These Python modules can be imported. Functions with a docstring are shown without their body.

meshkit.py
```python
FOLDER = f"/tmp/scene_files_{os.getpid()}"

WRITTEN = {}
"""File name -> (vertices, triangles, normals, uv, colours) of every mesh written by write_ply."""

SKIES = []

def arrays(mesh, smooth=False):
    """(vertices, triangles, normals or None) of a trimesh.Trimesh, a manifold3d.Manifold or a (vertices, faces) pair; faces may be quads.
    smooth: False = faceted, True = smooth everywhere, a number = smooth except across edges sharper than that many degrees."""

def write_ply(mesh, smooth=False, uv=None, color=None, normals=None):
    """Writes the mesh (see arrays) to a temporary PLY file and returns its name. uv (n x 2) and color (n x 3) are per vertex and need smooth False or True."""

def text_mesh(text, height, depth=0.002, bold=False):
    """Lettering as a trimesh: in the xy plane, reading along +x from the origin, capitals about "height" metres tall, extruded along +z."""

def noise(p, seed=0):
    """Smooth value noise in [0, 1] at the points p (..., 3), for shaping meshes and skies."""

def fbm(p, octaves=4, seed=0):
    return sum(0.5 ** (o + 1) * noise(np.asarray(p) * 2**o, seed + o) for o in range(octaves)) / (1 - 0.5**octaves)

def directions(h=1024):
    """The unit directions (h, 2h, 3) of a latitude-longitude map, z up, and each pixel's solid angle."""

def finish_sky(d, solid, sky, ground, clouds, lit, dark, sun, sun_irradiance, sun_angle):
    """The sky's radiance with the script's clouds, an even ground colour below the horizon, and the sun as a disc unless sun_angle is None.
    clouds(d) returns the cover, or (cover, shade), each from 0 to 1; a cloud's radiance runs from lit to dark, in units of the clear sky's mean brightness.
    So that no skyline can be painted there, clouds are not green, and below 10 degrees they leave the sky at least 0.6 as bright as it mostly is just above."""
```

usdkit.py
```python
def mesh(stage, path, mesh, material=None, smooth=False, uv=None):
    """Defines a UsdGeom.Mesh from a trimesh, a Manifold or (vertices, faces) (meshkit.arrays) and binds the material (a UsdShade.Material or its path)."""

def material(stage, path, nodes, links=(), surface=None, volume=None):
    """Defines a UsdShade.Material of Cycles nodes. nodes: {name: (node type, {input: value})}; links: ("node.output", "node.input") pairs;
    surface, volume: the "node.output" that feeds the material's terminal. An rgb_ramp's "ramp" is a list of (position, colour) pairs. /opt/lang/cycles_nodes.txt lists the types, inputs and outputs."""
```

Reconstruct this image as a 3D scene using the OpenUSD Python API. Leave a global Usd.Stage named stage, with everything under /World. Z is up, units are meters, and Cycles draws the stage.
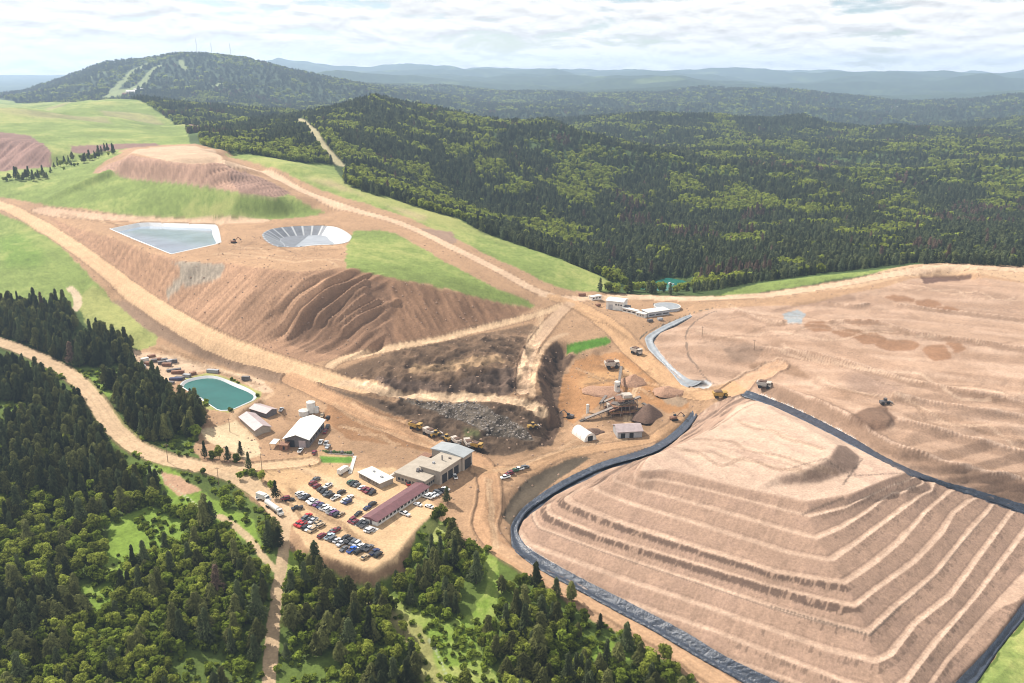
import math
import numpy as np
import trimesh
import shapely
from shapely.geometry import Polygon
from scipy.interpolate import LinearNDInterpolator, NearestNDInterpolator
from scipy.ndimage import gaussian_filter
from scipy.spatial import cKDTree
from pxr import Usd, UsdGeom, UsdLux, UsdShade, Gf, Sdf, Vt
import usdkit
import meshkit

stage = Usd.Stage.CreateInMemory()
UsdGeom.SetStageUpAxis(stage, UsdGeom.Tokens.z)
UsdGeom.SetStageMetersPerUnit(stage, 1.0)
UsdGeom.Xform.Define(stage, '/World')
UsdGeom.Scope.Define(stage, '/World/Looks')
T = Sdf.ValueTypeNames
MAT = {}


def mat(name, nodes, links=(), surface=None, volume=None):
    MAT[name] = usdkit.material(stage, '/World/Looks/' + name, nodes, links, surface, volume)
    return MAT[name]


# ------------------------------------------------------------------ camera
W, H, FPX = 1024.0, 683.0, 850.0
CAMZ, PITCH, ROLL = 200.0, math.radians(17.78), 6.0 / 1024
FWD = np.array([0, math.cos(PITCH), -math.sin(PITCH)])
R0, U0 = np.array([1.0, 0, 0]), np.array([0, math.sin(PITCH), math.cos(PITCH)])
RIGHT = math.cos(ROLL) * R0 + math.sin(ROLL) * U0
UP = -math.sin(ROLL) * R0 + math.cos(ROLL) * U0
EYE = np.array([0, 0, CAMZ])
cam = UsdGeom.Camera.Define(stage, '/World/camera')
cam.CreateHorizontalApertureAttr(36.0)
cam.CreateVerticalApertureAttr(24.0)
cam.CreateFocalLengthAttr(36.0 * FPX / W)
cam.CreateClippingRangeAttr(Gf.Vec2f(1.0, 100000.0))
cam.CreateExposureAttr(0.58)
m = np.eye(4)
m[0, :3], m[1, :3], m[2, :3], m[3, :3] = RIGHT, UP, -FWD, EYE
cam.AddTransformOp().Set(Gf.Matrix4d(m.tolist()))

# ------------------------------------------------------------------ sky and sun
SUN_AZ, SUN_EL = math.atan2(-0.80, 0.60), math.radians(46)
SUN = np.array([math.sin(SUN_AZ) * math.cos(SUN_EL), math.cos(SUN_AZ) * math.cos(SUN_EL), math.sin(SUN_EL)])
sun = UsdLux.DistantLight.Define(stage, '/World/sun')
sun.CreateIntensityAttr(1.25)
sun.CreateAngleAttr(0.55)
sun.CreateNormalizeAttr(True)
sun.CreateColorAttr(Gf.Vec3f(1.0, 0.94, 0.86))
zl = SUN / np.linalg.norm(SUN)
xl = np.cross([0, 0, 1], zl); xl /= np.linalg.norm(xl)
yl = np.cross(zl, xl)
m = np.eye(4); m[0, :3], m[1, :3], m[2, :3] = xl, yl, zl
sun.AddTransformOp().Set(Gf.Matrix4d(m.tolist()))
sky = UsdLux.DomeLight.Define(stage, '/World/sky')
mat('sky_look', {
    'sky': ('sky_texture', {'sky_type': 'single_scattering', 'sun_disc': False, 'sun_elevation': SUN_EL, 'sun_rotation': SUN_AZ, 'altitude': 1600.0, 'aerosol_density': 1.6}),
    'tc': ('texture_coordinate', {}),
    'cv': ('mapping', {'scale': (13.0, 13.0, 52.0), 'location': (2.3, 0.7, 0.4)}),
    'cv2': ('mapping', {'scale': (13.0, 13.0, 52.0), 'location': (2.3, 0.7, 0.66)}),
    'n1': ('noise_texture', {'scale': 1.0, 'detail': 8.0, 'roughness': 0.58, 'distortion': 0.25}),
    'n2': ('noise_texture', {'scale': 1.0, 'detail': 8.0, 'roughness': 0.58, 'distortion': 0.25}),
    'cover': ('map_range', {'from_min': 0.35, 'from_max': 0.47, 'clamp': True}),
    'dif': ('math', {'math_type': 'subtract'}),
    'shade': ('map_range', {'from_min': -0.06, 'from_max': 0.14, 'to_min': 0.0, 'to_max': 1.0, 'clamp': True}),
    'cloudcol': ('mix', {'color1': (9.6, 9.5, 9.3), 'color2': (6.5, 6.5, 6.6)}),
    'mx': ('mix', {}),
    'bg': ('background_shader', {'strength': 0.078})},
    [('tc.generated', 'cv.vector'), ('tc.generated', 'cv2.vector'), ('cv.vector', 'n1.vector'), ('cv2.vector', 'n2.vector'),
     ('n1.fac', 'cover.value'), ('n2.fac', 'dif.value1'), ('n1.fac', 'dif.value2'), ('dif.value', 'shade.value'), ('shade.result', 'cloudcol.fac'),
     ('cover.result', 'mx.fac'), ('sky.color', 'mx.color1'), ('cloudcol.color', 'mx.color2'), ('mx.color', 'bg.color')], surface='bg.background')
UsdShade.MaterialBindingAPI.Apply(sky.GetPrim()).Bind(MAT['sky_look'])


# ------------------------------------------------------------------ survey: sight lines to world points
def ray(px, py):
    u, v = (np.asarray(px, float) - W / 2) / FPX, (H / 2 - np.asarray(py, float)) / FPX
    return FWD + np.multiply.outer(u, RIGHT) + np.multiply.outer(v, UP)


def at(px, py, z):
    """The world point of height z that the photograph shows at a pixel."""
    d = ray(px, py)
    t = (z - CAMZ) / d[..., 2]
    return EYE + d * np.asarray(t)[..., None]


def project(p):
    q = np.asarray(p, float) - EYE
    f = q @ FWD
    return W / 2 + FPX * (q @ RIGHT) / f, H / 2 - FPX * (q @ UP) / f

# surveyed lines: (px, py, height); each is a break line of the terrain
LINES = [
    # foreground slopes, left forest
    [(-250, 780, -15), (100, 780, -18), (300, 780, -20), (500, 780, -23), (760, 780, -24), (1300, 780, -28)],
    [(-250, 600, -6), (100, 600, -10), (200, 600, -9), (255, 600, -8)],
    [(-250, 500, 2), (0, 500, 0), (100, 500, -2), (160, 520, -3)], [(-250, 420, 12), (0, 430, 9), (60, 440, 6)],
    [(300, 622, -11), (360, 640, -13), (420, 650, -14.5), (480, 660, -16)], [(520, 640, -14), (600, 665, -17.5), (680, 700, -21)],
    # left road
    [(-200, 318, 30), (-60, 328, 25), (0, 343, 22), (40, 358, 18.5), (75, 378, 14.5), (95, 400, 11), (112, 425, 8), (137, 447, 5.5), (170, 460, 4), (210, 468, 2.6), (245, 480, 1.4), (270, 500, 0.3), (285, 520, 0)],
    [(285, 522, -0.2), (284, 545, -2.5), (280, 575, -6), (274, 620, -11), (268, 690, -16)],
    # yard with the offices and the parking lot
    [(250, 470, 1.4), (300, 455, 0.9), (350, 450, 0.4), (400, 440, 0.4), (440, 450, 0), (468, 468, -0.5)],
    [(290, 515, 0), (312, 545, 0), (345, 560, 0), (372, 566, 0), (390, 556, 0), (412, 530, 0), (432, 510, -0.3), (445, 498, -0.6)],
    [(350, 500, 0), (380, 520, 0), (420, 490, -0.2)],
    [(295, 560, -6), (330, 576, -8), (374, 592, -9), (396, 577, -8), (418, 545, -6.5), (440, 520, -4)],
    [(200, 440, 3.4), (230, 425, 3.8), (262, 428, 2.8), (300, 440, 1.6), (330, 425, 2.5)], [(300, 400, 5), (270, 392, 6.3)],
    [(176, 384, 7), (190, 374, 7), (213, 370, 7), (240, 380, 7), (262, 394, 6.6), (250, 406, 6.4), (228, 415, 6), (205, 408, 6.4), (176, 384, 7)],
    [(140, 352, 9.5), (165, 362, 8.6), (200, 362, 8.4), (240, 372, 7.6)], [(150, 385, 8)], [(170, 420, 5.2), (130, 410, 8.6), (100, 370, 12.5), (40, 330, 20)],
    # haul road coming down from the top left
    [(-120, 185, 63), (0, 205, 58), (30, 218, 54), (60, 237, 46.5), (100, 265, 39), (135, 292, 32), (175, 318, 26), (215, 340, 21), (260, 357, 16), (310, 373, 12), (345, 383, 9.5), (380, 393, 8)],
    [(110, 300, 25), (150, 330, 17.5), (190, 351, 13), (225, 366, 9.6), (262, 379, 8), (300, 388, 7.4), (335, 396, 7)],
    [(380, 405, 6), (400, 415, 4.4), (430, 432, 2.6), (455, 445, 1.2), (480, 460, 0), (488, 490, -1.2), (482, 520, -3), (500, 545, -5), (530, 566, -7.6)],
    # left grass
    [(-250, 220, 55), (0, 226, 48), (30, 232, 46)], [(-250, 260, 42), (0, 260, 40), (50, 262, 39.4)], [(-250, 300, 31), (0, 302, 29.5), (40, 300, 29.5), (80, 292, 30)], [(60, 325, 22.5), (110, 338, 16.6)],
    # foot and crest of the tipped face under the ponds
    [(38, 213, 54.5), (60, 227, 49.5), (100, 253, 42), (140, 283, 34), (180, 310, 28), (220, 333, 23), (265, 350, 18), (310, 362, 15), (340, 360, 15.4)],
    [(45, 213, 54.8), (80, 222, 53.6), (110, 236, 54.4), (150, 252, 55), (172, 260, 55), (192, 264, 54.6), (222, 262, 55.4), (240, 264, 57), (262, 268, 58.5), (300, 272, 59), (345, 268, 58)],
    [(245, 300, 42), (300, 300, 44), (330, 285, 51), (350, 290, 47)], [(290, 338, 21.5), (325, 345, 18.5)],
    [(105, 229, 55), (142, 220, 55.6), (218, 222, 56), (228, 245, 55.8)], [(255, 235, 58), (305, 222, 58.4), (360, 238, 58), (300, 250, 58.5), (255, 235, 58)],
    # road behind the ponds and the green hill
    [(60, 213, 56.6), (100, 217, 57), (150, 219.5, 57), (230, 221, 57.6), (330, 213, 60)],
    [(-120, 178, 70), (0, 194, 63), (40, 205, 59.5)], [(-120, 168, 76), (0, 180, 71), (40, 172, 76), (70, 168, 79), (94, 170, 81)],
    [(94, 172, 81), (130, 178, 83), (190, 184, 84.5), (240, 191, 82), (275, 197, 77), (291, 192, 76)],
    [(111, 163, 96), (124, 158, 102), (165, 160.5, 104), (205, 163.5, 104), (225, 160.5, 104), (216, 153, 104.5), (195, 148, 104.5), (150, 149, 104.5), (131, 153, 103.5), (124, 158, 102)],
    [(212, 169, 93.5), (240, 173, 91), (262, 181, 86.5), (270, 178, 85)], [(228, 160, 94), (245, 165, 91.5)],
    # upper fields
    [(-150, 162, 72), (0, 170, 74), (50, 166, 77), (85, 158, 84), (110, 152, 90), (150, 145, 95), (190, 142, 94)],
    [(0, 142, 100), (32, 143, 100), (52, 153, 92)], [(-100, 135, 97), (60, 146, 94), (100, 144, 94)], [(-100, 122, 100), (90, 130, 97), (180, 132, 97)], [(-150, 106, 105), (0, 106, 105), (90, 113, 103), (150, 118, 101), (186, 121, 100)],
    # upper haul road on the right of the ponds
    [(215, 160, 92), (262, 172, 82.5), (300, 190, 74), (345, 207, 66), (400, 223, 58), (450, 246, 48.5), (500, 271, 38), (540, 292, 27), (570, 300, 20.5)],
    [(352, 232, 58.4), (380, 230, 57), (400, 240, 54.5)], [(350, 250, 57.4), (400, 262, 53), (450, 275, 45.5), (500, 292, 34)],
    [(346, 269, 57.6), (380, 275, 53.5), (400, 279, 51), (430, 283, 47), (455, 291, 41.5), (500, 301, 30), (532, 309, 22)],
    [(345, 358, 15.4), (375, 352, 16.4), (400, 347, 17.2), (440, 340, 18.4), (470, 332, 19.4), (510, 322, 20), (540, 314, 20.2)],
    [(268, 168, 88), (300, 180, 81), (336, 178, 80), (376, 196, 69), (388, 197, 66), (431, 213, 57), (456, 218, 50.5), (481, 233, 42), (512, 243, 36), (560, 260, 28), (600, 276, 21), (622, 287, 17)],
    [(245, 158, 93), (290, 164, 92)],
    # ground where the roads meet, offices and tanks above the pit
    [(575, 306, 19.6), (610, 318, 17.5), (650, 332, 14), (690, 312, 18), (715, 303, 19.5)], [(630, 300, 19.3), (680, 303, 19.3)], [(590, 318, 16.5), (625, 340, 11), (650, 365, 8), (690, 392, 6), (722, 394, 6.6), (748, 385, 8)],
    [(575, 296, 20.6), (620, 295, 19.6), (700, 299, 19.3), (760, 296, 22), (830, 287, 26), (900, 274, 30), (950, 267, 33), (1024, 273, 33), (1200, 275, 36)],
    [(640, 291, 17), (700, 294, 19), (760, 284, 24), (830, 275.5, 28.2), (915, 265.5, 32.6), (950, 263, 34), (1024, 266.5, 34.5), (1200, 268, 37)],
    # spoil hump, ramp and pit
    [(350, 376, 10), (400, 362, 14.5), (440, 358, 17), (490, 352, 18), (512, 362, 15)], [(366, 389, 8.6), (410, 398, 7), (460, 402, 6.4), (505, 398, 7), (525, 380, 8.6)],
    [(400, 377, 13), (450, 376, 14.4), (490, 372, 14.6)],
    [(560, 310, 19), (545, 330, 15.6), (532, 350, 13), (527, 370, 11), (528, 395, 8), (538, 408, 6)], [(556, 340, 14), (543, 352, 12.6), (538, 372, 10.6), (541, 395, 7.6), (550, 410, 5)],
    [(566, 357, 3.6), (555, 375, 1.4), (552, 395, -1.4), (558, 412, -4.4), (560, 425, -5.6)],
    [(568, 355, 9), (577, 344, 10.5), (607, 336, 11), (612, 341, 9.6), (590, 353, 8.6), (568, 358, 7.4)], [(575, 362, 4.4), (610, 352, 6)],
    [(610, 372, 3.4), (640, 380, 3.6), (665, 388, 4.4)], [(600, 400, 0.4), (580, 390, 1), (650, 405, 2)], [(575, 432, -2.6), (600, 442, -2.6), (650, 440, -1.6), (672, 425, 0)], [(560, 452, -3.2), (530, 460, -2.6), (500, 470, -2), (484, 482, -1.4)],
    [(538, 415, 3.6), (500, 408, 5.6), (440, 402, 6.6), (400, 402, 7)], [(540, 445, -2.6), (500, 455, -1.8), (470, 452, 0), (430, 428, 3)], [(549, 430, -4.4), (545, 442, -3.6)], [(545, 420, 1.6), (535, 432, 0.6), (510, 437, 1), (480, 430, 3)],
    [(500, 478, -2.2), (545, 462, -2.8), (580, 452, -3)], [(488, 520, -4.2), (500, 500, -4), (520, 480, -4), (560, 462, -4)], [(505, 515, -8), (520, 495, -7.4), (545, 478, -6.6), (575, 462, -5)],
    # ring road and lined channel round the front heap
    [(508, 540, -8.4), (520, 560, -8.8), (560, 585, -10.6), (600, 607, -12.4), (640, 630, -14), (690, 660, -16), (740, 690, -18), (900, 790, -22)],
    [(700, 412, 1.6), (691, 413, 0.6), (682, 425, -0.6), (652, 448, -2.6), (600, 464, -4.6), (549, 490, -7), (520, 513, -8.4), (511, 530, -9), (513, 546, -9.4), (538, 567, -10.4), (575, 588, -12), (612, 609, -13.6), (652, 630, -15), (694, 655, -16.6), (748, 685, -18.6), (850, 740, -21)],
    [(519, 531, -8.8), (527, 545, -9), (562, 567, -10), (600, 587, -11), (642, 608, -12), (687, 632, -13.2), (729, 657, -14.4), (785, 684, -15.6), (850, 716, -17), (905, 735, -18.6), (953, 684, -17.4), (993, 642, -16), (1024, 604, -15.2), (1150, 440, -14)],
    [(930, 740, -21), (975, 684, -18.6), (1003, 643, -17.2), (1024, 620, -16.4), (1150, 470, -15)], [(985, 690, -18), (1012, 660, -17), (1050, 640, -16)], [(1150, 700, -22), (1150, 600, -20)],
    # contours of the front heap
    [(640, 470, 12.3), (672, 469, 12.2), (705, 478, 12.1), (756, 491, 12), (806, 502, 12), (850, 495, 12), (908, 473, 12)],
    [(633, 475, 9), (705, 490, 9), (756, 503, 9), (810, 517, 9), (845, 508, 9), (880, 490, 9), (915, 477, 9.4)],
    [(612, 481, 6), (650, 492, 6), (705, 508, 6), (756, 523, 6), (817, 540, 6), (842, 529, 6), (868, 512, 6), (892, 492, 6), (925, 482, 6.4)],
    [(590, 489, 3), (630, 505, 3), (684, 521, 3), (756, 544, 3), (786, 554, 3), (833, 562, 3), (851, 549, 3), (880, 527, 3), (902, 511, 3), (932, 486, 3.3)],
    [(562, 498, 0), (566, 503, 0), (600, 517, 0), (633, 529, 0), (705, 552, 0), (776, 574, 0), (846, 585, 0), (873, 567, 0), (903, 542, 0), (926, 513, 0), (948, 492, 0.3)],
    [(545, 508, -3), (547, 515, -3), (602, 537, -3), (694, 564, -3), (776, 588, -3), (827, 602, -3), (856, 608, -3), (878, 590, -3), (918, 562, -3), (944, 534, -3), (956, 513, -3), (970, 500, -2.7)],
    [(533, 520, -6), (538, 528, -6), (618, 557, -6), (694, 582, -6), (786, 613, -6), (870, 636, -6), (898, 609, -6), (938, 574, -6), (963, 542, -6), (990, 512, -6)],
    [(560, 553, -8.4), (623, 581, -9), (705, 608, -9), (766, 630, -9), (827, 652, -9), (876, 664, -9), (894, 656, -9), (918, 624, -9), (953, 597, -9), (980, 559, -9), (1008, 520, -9)],
    [(660, 611, -11.4), (715, 633, -12), (786, 661, -12), (850, 686, -12), (893, 700, -12), (908, 684, -12), (938, 644, -12), (980, 594, -12), (1018, 543, -12), (1040, 515, -12)],
    [(786, 676, -14.4), (860, 706, -15), (912, 712, -15), (934, 684, -15), (950, 660, -15), (993, 612, -15), (1026, 571, -14.4)],
    # top of the front heap
    [(650, 455, 12.8), (690, 440, 13.6), (720, 425, 14.4), (746, 408, 15)], [(746, 408, 16), (768, 408, 16.6), (800, 424, 18), (838, 445, 19.4), (829, 458, 19), (805, 471, 17.8), (776, 477, 15.2), (740, 468, 14.2)], [(760, 440, 16), (800, 445, 17)],
    [(846, 446, 12.9), (860, 458, 12.6), (855, 470, 12.5), (820, 482, 12.4), (780, 485, 12.4)], [(770, 405, 14), (806, 422, 13.4), (842, 440, 12.9), (906, 469, 12.2)],
    [(700, 418, 3), (720, 404, 7), (738, 397, 9.6), (752, 399, 11)], [(690, 430, 3.4), (660, 448, 2.4), (630, 460, 1.4), (590, 480, -0.6), (556, 496, -2)], [(700, 432, 8), (670, 448, 8.4), (640, 463, 8.6), (616, 474, 7)],
    # lined channel between the two heaps and the toe of the right one
    [(742, 392, 7), (790, 410, 7.6), (830, 430, 8.4), (870, 451, 8.2), (908, 468, 6.6), (935, 479, 3.4), (960, 489, -0.4), (990, 500, -5), (1024, 511, -10), (1150, 560, -15)],
    [(748, 389, 9.4), (800, 409, 10), (850, 434, 10.6), (900, 456, 9.6), (940, 472, 5.6), (970, 482, 1.4), (1000, 492, -3.4), (1024, 500, -6), (1150, 540, -12)],
    [(745, 387, 9), (770, 388, 11), (800, 400, 12.4), (850, 424, 13), (900, 446, 13), (960, 466, 7.6), (1024, 482, 1.6), (1150, 500, -5)], [(800, 385, 15), (850, 400, 16.4), (900, 418, 17), (960, 436, 12.6), (1024, 455, 6.6)],
    [(760, 372, 12), (800, 370, 17), (850, 378, 20.5), (900, 392, 22), (960, 410, 18.4), (1024, 432, 13), (1150, 450, 8)],
    [(735, 350, 15.6), (780, 350, 20), (850, 350, 25), (920, 358, 27), (1024, 380, 25), (1150, 400, 21)],
    [(668, 318, 17), (660, 335, 14.2), (668, 360, 10.6), (690, 377, 8.4), (712, 381, 7.8)], [(650, 336, 13), (654, 352, 10), (668, 370, 7.4), (688, 386, 6), (712, 388, 6.4)],
    [(690, 330, 17.6), (720, 345, 16.8), (738, 362, 13)], [(710, 312, 20), (760, 318, 22.6), (800, 322, 26), (870, 325, 29), (960, 330, 30), (1024, 345, 29.4), (1150, 360, 27)],
    [(770, 303, 22), (785, 310, 22), (830, 307, 24.4), (862, 300, 27), (850, 296, 28.4)], [(880, 290, 30), (930, 285, 32), (1024, 290, 33), (1150, 300, 33)], [(920, 277, 27), (960, 275, 27)],
    # forested valley and hill beyond the grass
    [(640, 287.5, -3), (652, 289, -4), (668, 285, -4)], [(456, 205, 22), (490, 215, 8), (540, 236, -2), (590, 258, -5), (640, 277, -5)], [(345, 172, 72), (400, 186, 55)],
    [(700, 283, 2), (760, 276, 4), (830, 268, 10), (920, 259, 16), (1024, 259, 17), (1250, 262, 17)], [(700, 222, -10), (850, 222, -8), (1024, 222, -2), (1250, 222, 4)],
    [(250, 118, 108), (300, 110, 111), (350, 109, 113), (420, 106.5, 116), (470, 119, 101), (520, 142, 72), (560, 164, 42), (600, 185, 18)], [(205, 128, 103)],
    [(230, 150, 97), (300, 163, 88)], [(330, 140, 96), (400, 140, 82), (450, 160, 58), (480, 182, 38)],
]
WORLD = [(x, y, z) for x, y, z in [
    (700, 1900, -10), (0, 2300, 10), (-700, 2500, 40), (-1600, 2300, 92), (1500, 1900, 10), (300, 2500, 15), (1000, 2500, 15), (2100, 2500, 20), (-2300, 2500, 80), (-300, 2150, 55), (-1500, 1800, 100)]]

def densify(pts, step=9.0):
    pts = np.asarray(pts, float)
    out = [pts[:1]]
    for a, b in zip(pts[:-1], pts[1:]):
        n = max(1, int(np.linalg.norm(b - a) / step))
        out.append(a + (b - a) * (np.arange(1, n + 1) / n)[:, None])
    return np.vstack(out)


ctrl = []
for line in LINES:
    l = np.asarray(line, float)
    ctrl.append(densify(at(l[:, 0], l[:, 1], l[:, 2])))
ctrl.append(np.asarray(WORLD, float))


def far_height(x, y):
    d = np.hypot(x, y)
    base = np.interp(d, [0, 1800, 3200, 5000, 8000, 13000, 30000], [0, 5, 10, 5, 36, 122, 160])
    n = meshkit.fbm(np.stack([x / 1900 + 3.1, y / 1500, 0 * x], -1), 4, 11) - 0.5
    r = 1 - 2 * np.abs(meshkit.noise(np.stack([x / 2600 + 9, y / 1500, 0 * x + 2], -1), 5) - 0.5)
    n2 = meshkit.fbm(np.stack([x / 420, y / 420, 0 * x], -1), 3, 31) - 0.5
    amp = np.interp(d, [1500, 3000, 6000, 12000, 16000], [30, 110, 170, 130, 70])
    z = base + amp * (n * 1.0 + (r - 0.5) * 0.75) + n2 * np.interp(d, [1500, 4000, 9000], [14, 50, 80]) + np.interp(d, [3000, 6000], [0, 1]) * 110 * (0.5 - 1.6 * np.abs(meshkit.noise(np.stack([x / 1000, y / 1100, 0 * x + 7], -1), 15) - 0.5))

    def bump(cx, cy, h, sx, sy, p=2.0):
        return h * np.exp(-(np.abs((x - cx) / sx) ** p + np.abs((y - cy) / sy) ** p) / 1.0)
    ax_ = 512 + 850 * x / np.maximum(y, 1) * 0.985
    prof = np.interp(ax_, [-120, -40, 0, 50, 90, 130, 165, 195, 225, 255, 300, 340, 400, 470], [40, 52, 62, 76, 130, 208, 222, 252, 252, 232, 190, 152, 92, 40])
    prof = prof + 34 * n2 + 26 * (meshkit.noise(np.stack([x / 330.0, y / 900.0, 0 * x + 4], -1), 8) - 0.5)
    wgt = np.exp(-np.abs((y - 4350) / 950) ** 2.2)
    z = np.maximum(z, z * (1 - wgt) + prof * wgt)
    z = z + bump(-3250, 12400, 85, 230, 500, 1.3) + bump(-2700, 12000, 80, 700, 600) + bump(-900, 12500, 50, 1800, 900)
    z = z + bump(560, 2860, 30, 420, 260) + bump(1500, 3800, -85, 800, 1000)
    left = np.clip((-x / np.maximum(d, 1) - 0.36) / 0.1, 0, 1) * np.clip((d - 5000) / 2500, 0, 1)
    z = z * (1 - left) + left * (np.interp(d, [5000, 30000], [-60, 190]) + 40 * n)
    return z


g = np.meshgrid(np.linspace(-4200, 4200, 85), np.linspace(2700, 4200, 16))
fx, fy = g[0].ravel(), g[1].ravel()
ctrl.append(np.stack([fx, fy, far_height(fx, fy)], 1))
P = np.vstack(ctrl)
_, keep = np.unique(np.round(P[:, :2] / 0.5), axis=0, return_index=True)
P = P[keep]
TIN, NEAR = LinearNDInterpolator(P[:, :2], P[:, 2]), NearestNDInterpolator(P[:, :2], P[:, 2])

# sheet: rows get farther apart with distance
rows = [186.0]
while rows[-1] < 14500:
    y = rows[-1]
    s2 = y * y + CAMZ ** 2
    step = s2 / CAMZ / FPX * (0.85 if y < 620 else 1.1)
    rows.append(y + min(max(step, 0.45), 0.0052 * y if y < 4000 else 0.011 * y))
YR = np.array(rows)
NX = 1280
TX = np.linspace(-0.68, 0.68, NX)
XW = np.sqrt(YR ** 2 + CAMZ ** 2 * 0.75) * 1.0
GX, GY = XW[:, None] * TX[None, :], np.repeat(YR[:, None], NX, 1)
NY = len(YR)
Z = TIN(GX, GY)
bad = np.isnan(Z)
Z[bad] = NEAR(GX[bad], GY[bad])
b = np.clip((GY - 2550) / 900, 0, 1); b = b * b * (3 - 2 * b)
farz = np.zeros_like(Z)
fm = GY > 2400
farz[fm] = far_height(GX[fm], GY[fm])
Z = Z * (1 - b) + farz * b
soft = gaussian_filter(Z, 1.8)
mid_ = np.clip((GY - 560) / 120, 0, 1)
soft = soft * (1 - mid_) + gaussian_filter(Z, (1.0, 1.8)) * mid_
near = np.clip((GY - 1180) / 300, 0, 1)
softer = gaussian_filter(Z, 7.0)
Z = np.where(GY < 2500, soft * (1 - near) + softer * near, Z)


def lookup(A, x, y):
    """Bilinear sample of a sheet array at world x, y."""
    x, y = np.asarray(x, float), np.asarray(y, float)
    r = np.interp(y, YR, np.arange(NY))
    w = np.sqrt(y ** 2 + CAMZ ** 2 * 0.75)
    c = np.clip((x / w - TX[0]) / (TX[1] - TX[0]), 0, NX - 1.001)
    r = np.clip(r, 0, NY - 1.001)
    i, j = r.astype(int), c.astype(int)
    a, bb = r - i, c - j
    return A[i, j] * (1 - a) * (1 - bb) + A[i + 1, j] * a * (1 - bb) + A[i, j + 1] * (1 - a) * bb + A[i + 1, j + 1] * a * bb


ZBASE = Z.copy()


def hit(px, py, A=None):
    """Where the sight line of a pixel meets the ground."""
    A = ZBASE if A is None else A
    d = ray(px, py).reshape(-1, 3)
    out = np.zeros((len(d), 3))
    ts = np.geomspace(200, 16000, 620)
    for k, v in enumerate(d):
        p = EYE + np.outer(ts, v)
        below = p[:, 2] < lookup(A, p[:, 0], p[:, 1])
        i = int(np.argmax(below)) if below.any() else len(ts) - 1
        lo, hi = ts[max(i - 1, 0)], ts[i]
        for _ in range(12):
            mid = (lo + hi) / 2
            q = EYE + mid * v
            if q[2] < lookup(A, q[0], q[1]):
                hi = mid
            else:
                lo = mid
        out[k] = EYE + hi * v
    return out

NEARROWS = int(np.searchsorted(YR, 1300))
GXY = np.stack([GX, GY], -1)


def nz(sx, sy, octaves=4, seed=0, rows=None, ang=0.0):
    """Ground noise (-0.5..0.5) with its own length scales, turned by ang."""
    r = NEARROWS if rows is None else rows
    c, s = math.cos(ang), math.sin(ang)
    u, v = GX[:r] * c + GY[:r] * s, -GX[:r] * s + GY[:r] * c
    out = np.zeros_like(GX)
    out[:r] = meshkit.fbm(np.stack([u / sx, v / sy, np.zeros_like(u) + seed * 1.7], -1), octaves, seed) - 0.5
    return out


N3, N12, N60 = nz(2.6, 2.6, 4, 1), nz(14, 14, 4, 2, int(np.searchsorted(YR, 2600))), nz(70, 70, 4, 3, NY)
N400 = nz(420, 420, 4, 4, NY)
WOBX, WOBY = nz(9, 9, 5, 5, int(np.searchsorted(YR, 2600))), nz(9, 9, 5, 6, int(np.searchsorted(YR, 2600)))
POLY = {}


def world_poly(px, z=None):
    p = np.asarray(px, float)
    q = hit(p[:, 0], p[:, 1])[:, :2] if z is None else at(p[:, 0], p[:, 1], z)[:, :2]
    return Polygon(q).buffer(0)


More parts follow.
